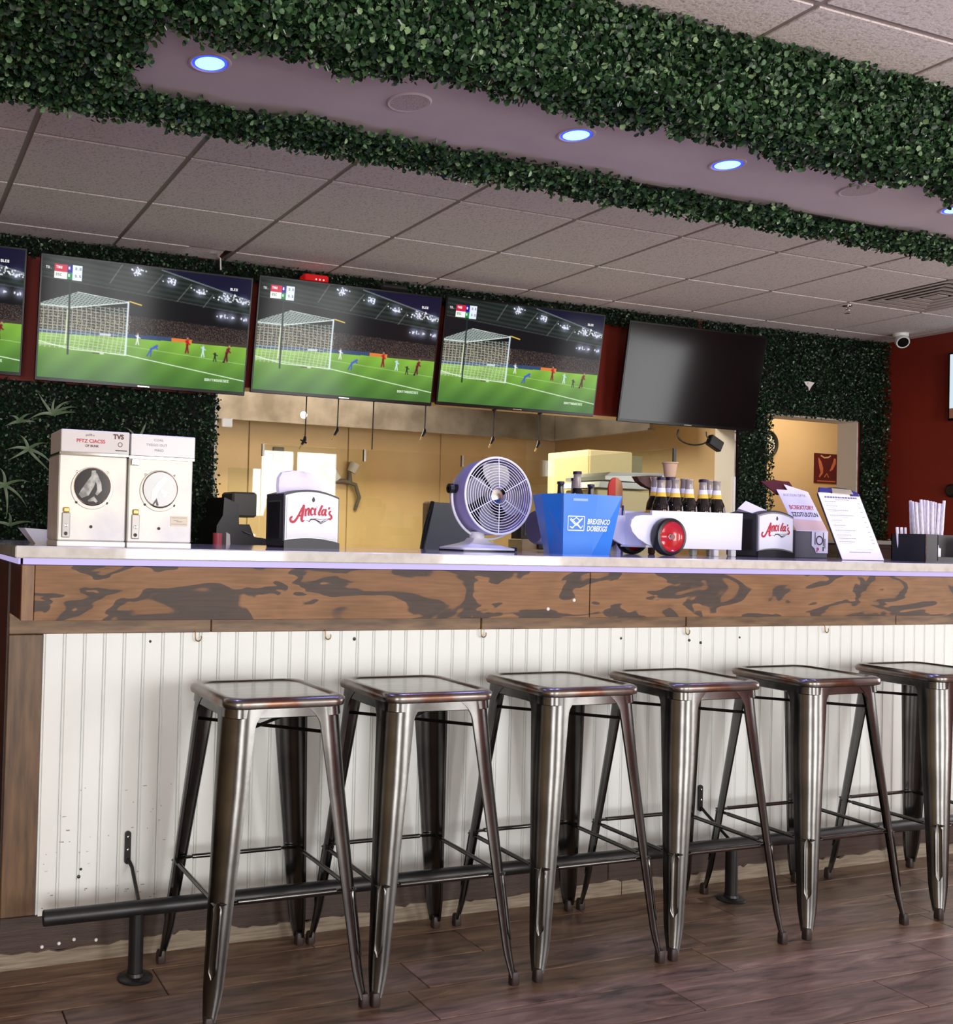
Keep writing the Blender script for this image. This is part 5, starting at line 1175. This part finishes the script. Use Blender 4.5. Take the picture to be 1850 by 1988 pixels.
# leaflet holder behind it
lf = thing('leaflet_holder', 'grey leaflet box with a slanted red and black printed flyer', 'leaflet holder', (3.6, 3.2, ZT))
MB().box(3.50, 3.675, 3.155, 3.25, ZT, 1.232, .003).build('box', mat('grey_box2', S(94, 92, 96), .5), lf)
def lff(a, b_, l):
    n = Vector((0, -(1.415-1.232), .11)).normalized(); u_ = Vector((0, .11, 1.415-1.232)).normalized()
    return tuple(Vector((3.50, 3.153, 1.228))+Vector((a, 0, 0))+u_*b_+n*l)
def slab2(pts, l0, l1):
    n = len(pts); return MB().add([lff(a, b_, l0) for a, b_ in pts]+[lff(a, b_, l1) for a, b_ in pts], [tuple(range(n)), tuple(range(2*n-1, n-1, -1))]+[(i, (i+1) % n, (i+1) % n+n, i+n) for i in range(n)])
slab2([(0, 0), (.172, 0), (.172, .195), (.055, .228), (.060, .200), (0, .200)], 0, .001).build('flyer', paper, lf)
slab2([(.002, .004), (.170, .004), (.170, .052), (.002, .058)], .0011, .0013).build('flyer_footer', mat('peach_print', S(240, 208, 190), .6), lf)
slab2([(-.055, .245), (-.02, .246), (.02, .255), (.07, .25), (.105, .25), (.12, .18), (-.0, .18)], -.012, -.008).build('maroon_sleeve', maroon, lf)
lettering('BCBEXTORY', .028, lambda a, b_, l: lff(.022+a*.85, .105+b_, l), redp, lf, .0016, bold=.0004, shear=.1)
lettering('SZOTUUTLN', .030, lambda a, b_, l: lff(.018+a*.82, .070+b_, l), darkink, lf, .0016, bold=.0006, shear=.1)
lettering('AUCOUN OFYA', .018, lambda a, b_, l: lff(.022+a*.95, .168+b_, l), greyink, lf, .0016)
MB().add([(3.585, 3.1535, 1.230), (3.675, 3.1535, 1.230), (3.675, 3.1535, 1.140), (3.61, 3.1535, 1.140), (3.60, 3.1535, 1.16), (3.585, 3.1535, 1.17)], [(0, 1, 2, 3, 4, 5)]).build('price_tag', paper, lf)
MB().torus((3.627, 3.1525, 1.192), .017, .0022, 'y', 24, 4).build('round_print', darkink, lf)
tf = lambda a, b_, l: (3.585+a, 3.1532-l, 1.14+b_)
lettering('P', .026, lambda a, b_, l: tf(a+.026, b_+.004, l), mat('magenta_ink', S(196, 40, 96), .5), lf, bold=.0008)
bars([(.016, .020, .035, .085), (.062, .066, .03, .085), (.070, .074, .02, .06), (.060, .066, .008, .026)], tf, darkink, lf)

# straw caddy with wrapped straws
sc_ = thing('straw_caddy', 'black straw caddy box at the end of the bar items', 'caddy', (3.9, 2.87, ZT))
cx0, cx1, cy0, cy1 = 3.771, 4.10, 2.80, 2.945
MB().box(cx0, cx1, cy0, cy1, ZT, ZT+.006).box(cx0, cx0+.004, cy0, cy1, ZT+.006, 1.226).box(cx0, cx1, cy1-.004, cy1, ZT+.006, 1.226).box(cx0, 3.838, cy0, cy0+.004, ZT+.006, 1.226).box(3.834, 3.838, cy0, cy1, ZT+.006, 1.226).box(cx1-.004, cx1, cy0, cy1, ZT+.006, 1.226).build('box', mat('caddy_black', S(34, 34, 36), .4), sc_)
MB().box(3.838, cx1, cy0, cy1-.004, ZT+.006, ZT+.02).box(3.838, cx1, cy0+.075, cy0+.079, ZT+.02, 1.226).build('tray', MATS['caddy_black'], sc_)
MB().box(cx0-.0005, cx0+.002, cy0-.0006, cy0+.0006, ZT, 1.226).build('edge_trim', chrome, sc_)
tag(MB().lathe([(0, 0), (.017, 0), (.0175, .003), (.0175, .032), (.012, .036), (.0095, .038), (.0095, .045), (0, .046)], (3.872, 2.835, ZT+.0205), n=18).build('salt_shaker', whitep, None, True, loc=(3.872, 2.835, ZT+.02)), 'small white salt shaker in the straw caddy tray', 'shaker')
strawm = mat('straw_paper', S(244, 240, 242), .6, noise=(60, S(214, 208, 214), .4, .6), stretch=(6, 6, 1))
def straw(x, y, dx, dy, z0, z1, lab, r=.0058):
    tag(MB().tube([(x, y, z0), (x+dx*.5, y+dy*.5, (z0+z1)/2), (x+dx, y+dy, z1)], [r, r, r*.9], 8).build('wrapped_straw', strawm, None, True, loc=(x, y, z0)), lab, 'straw', 'wrapped straws in the caddy')
for k in range(17):
    u = k/16
    straw(3.852+.125*u, 2.888+.020*(k % 3), -.022+.050*u, .004*(k % 2), ZT+.021, 1.352+.012*((k*5) % 4)/3, 'tall white paper-wrapped straw in the dense upright bunch of the black caddy')
for k in range(5):
    straw(3.779+.009*k, 2.915+.006*(k % 2), -.010+.003*k, .006, ZT+.007, 1.252+.008*((k*3) % 3), 'short white paper-wrapped straw at the back corner of the black caddy', .0046)
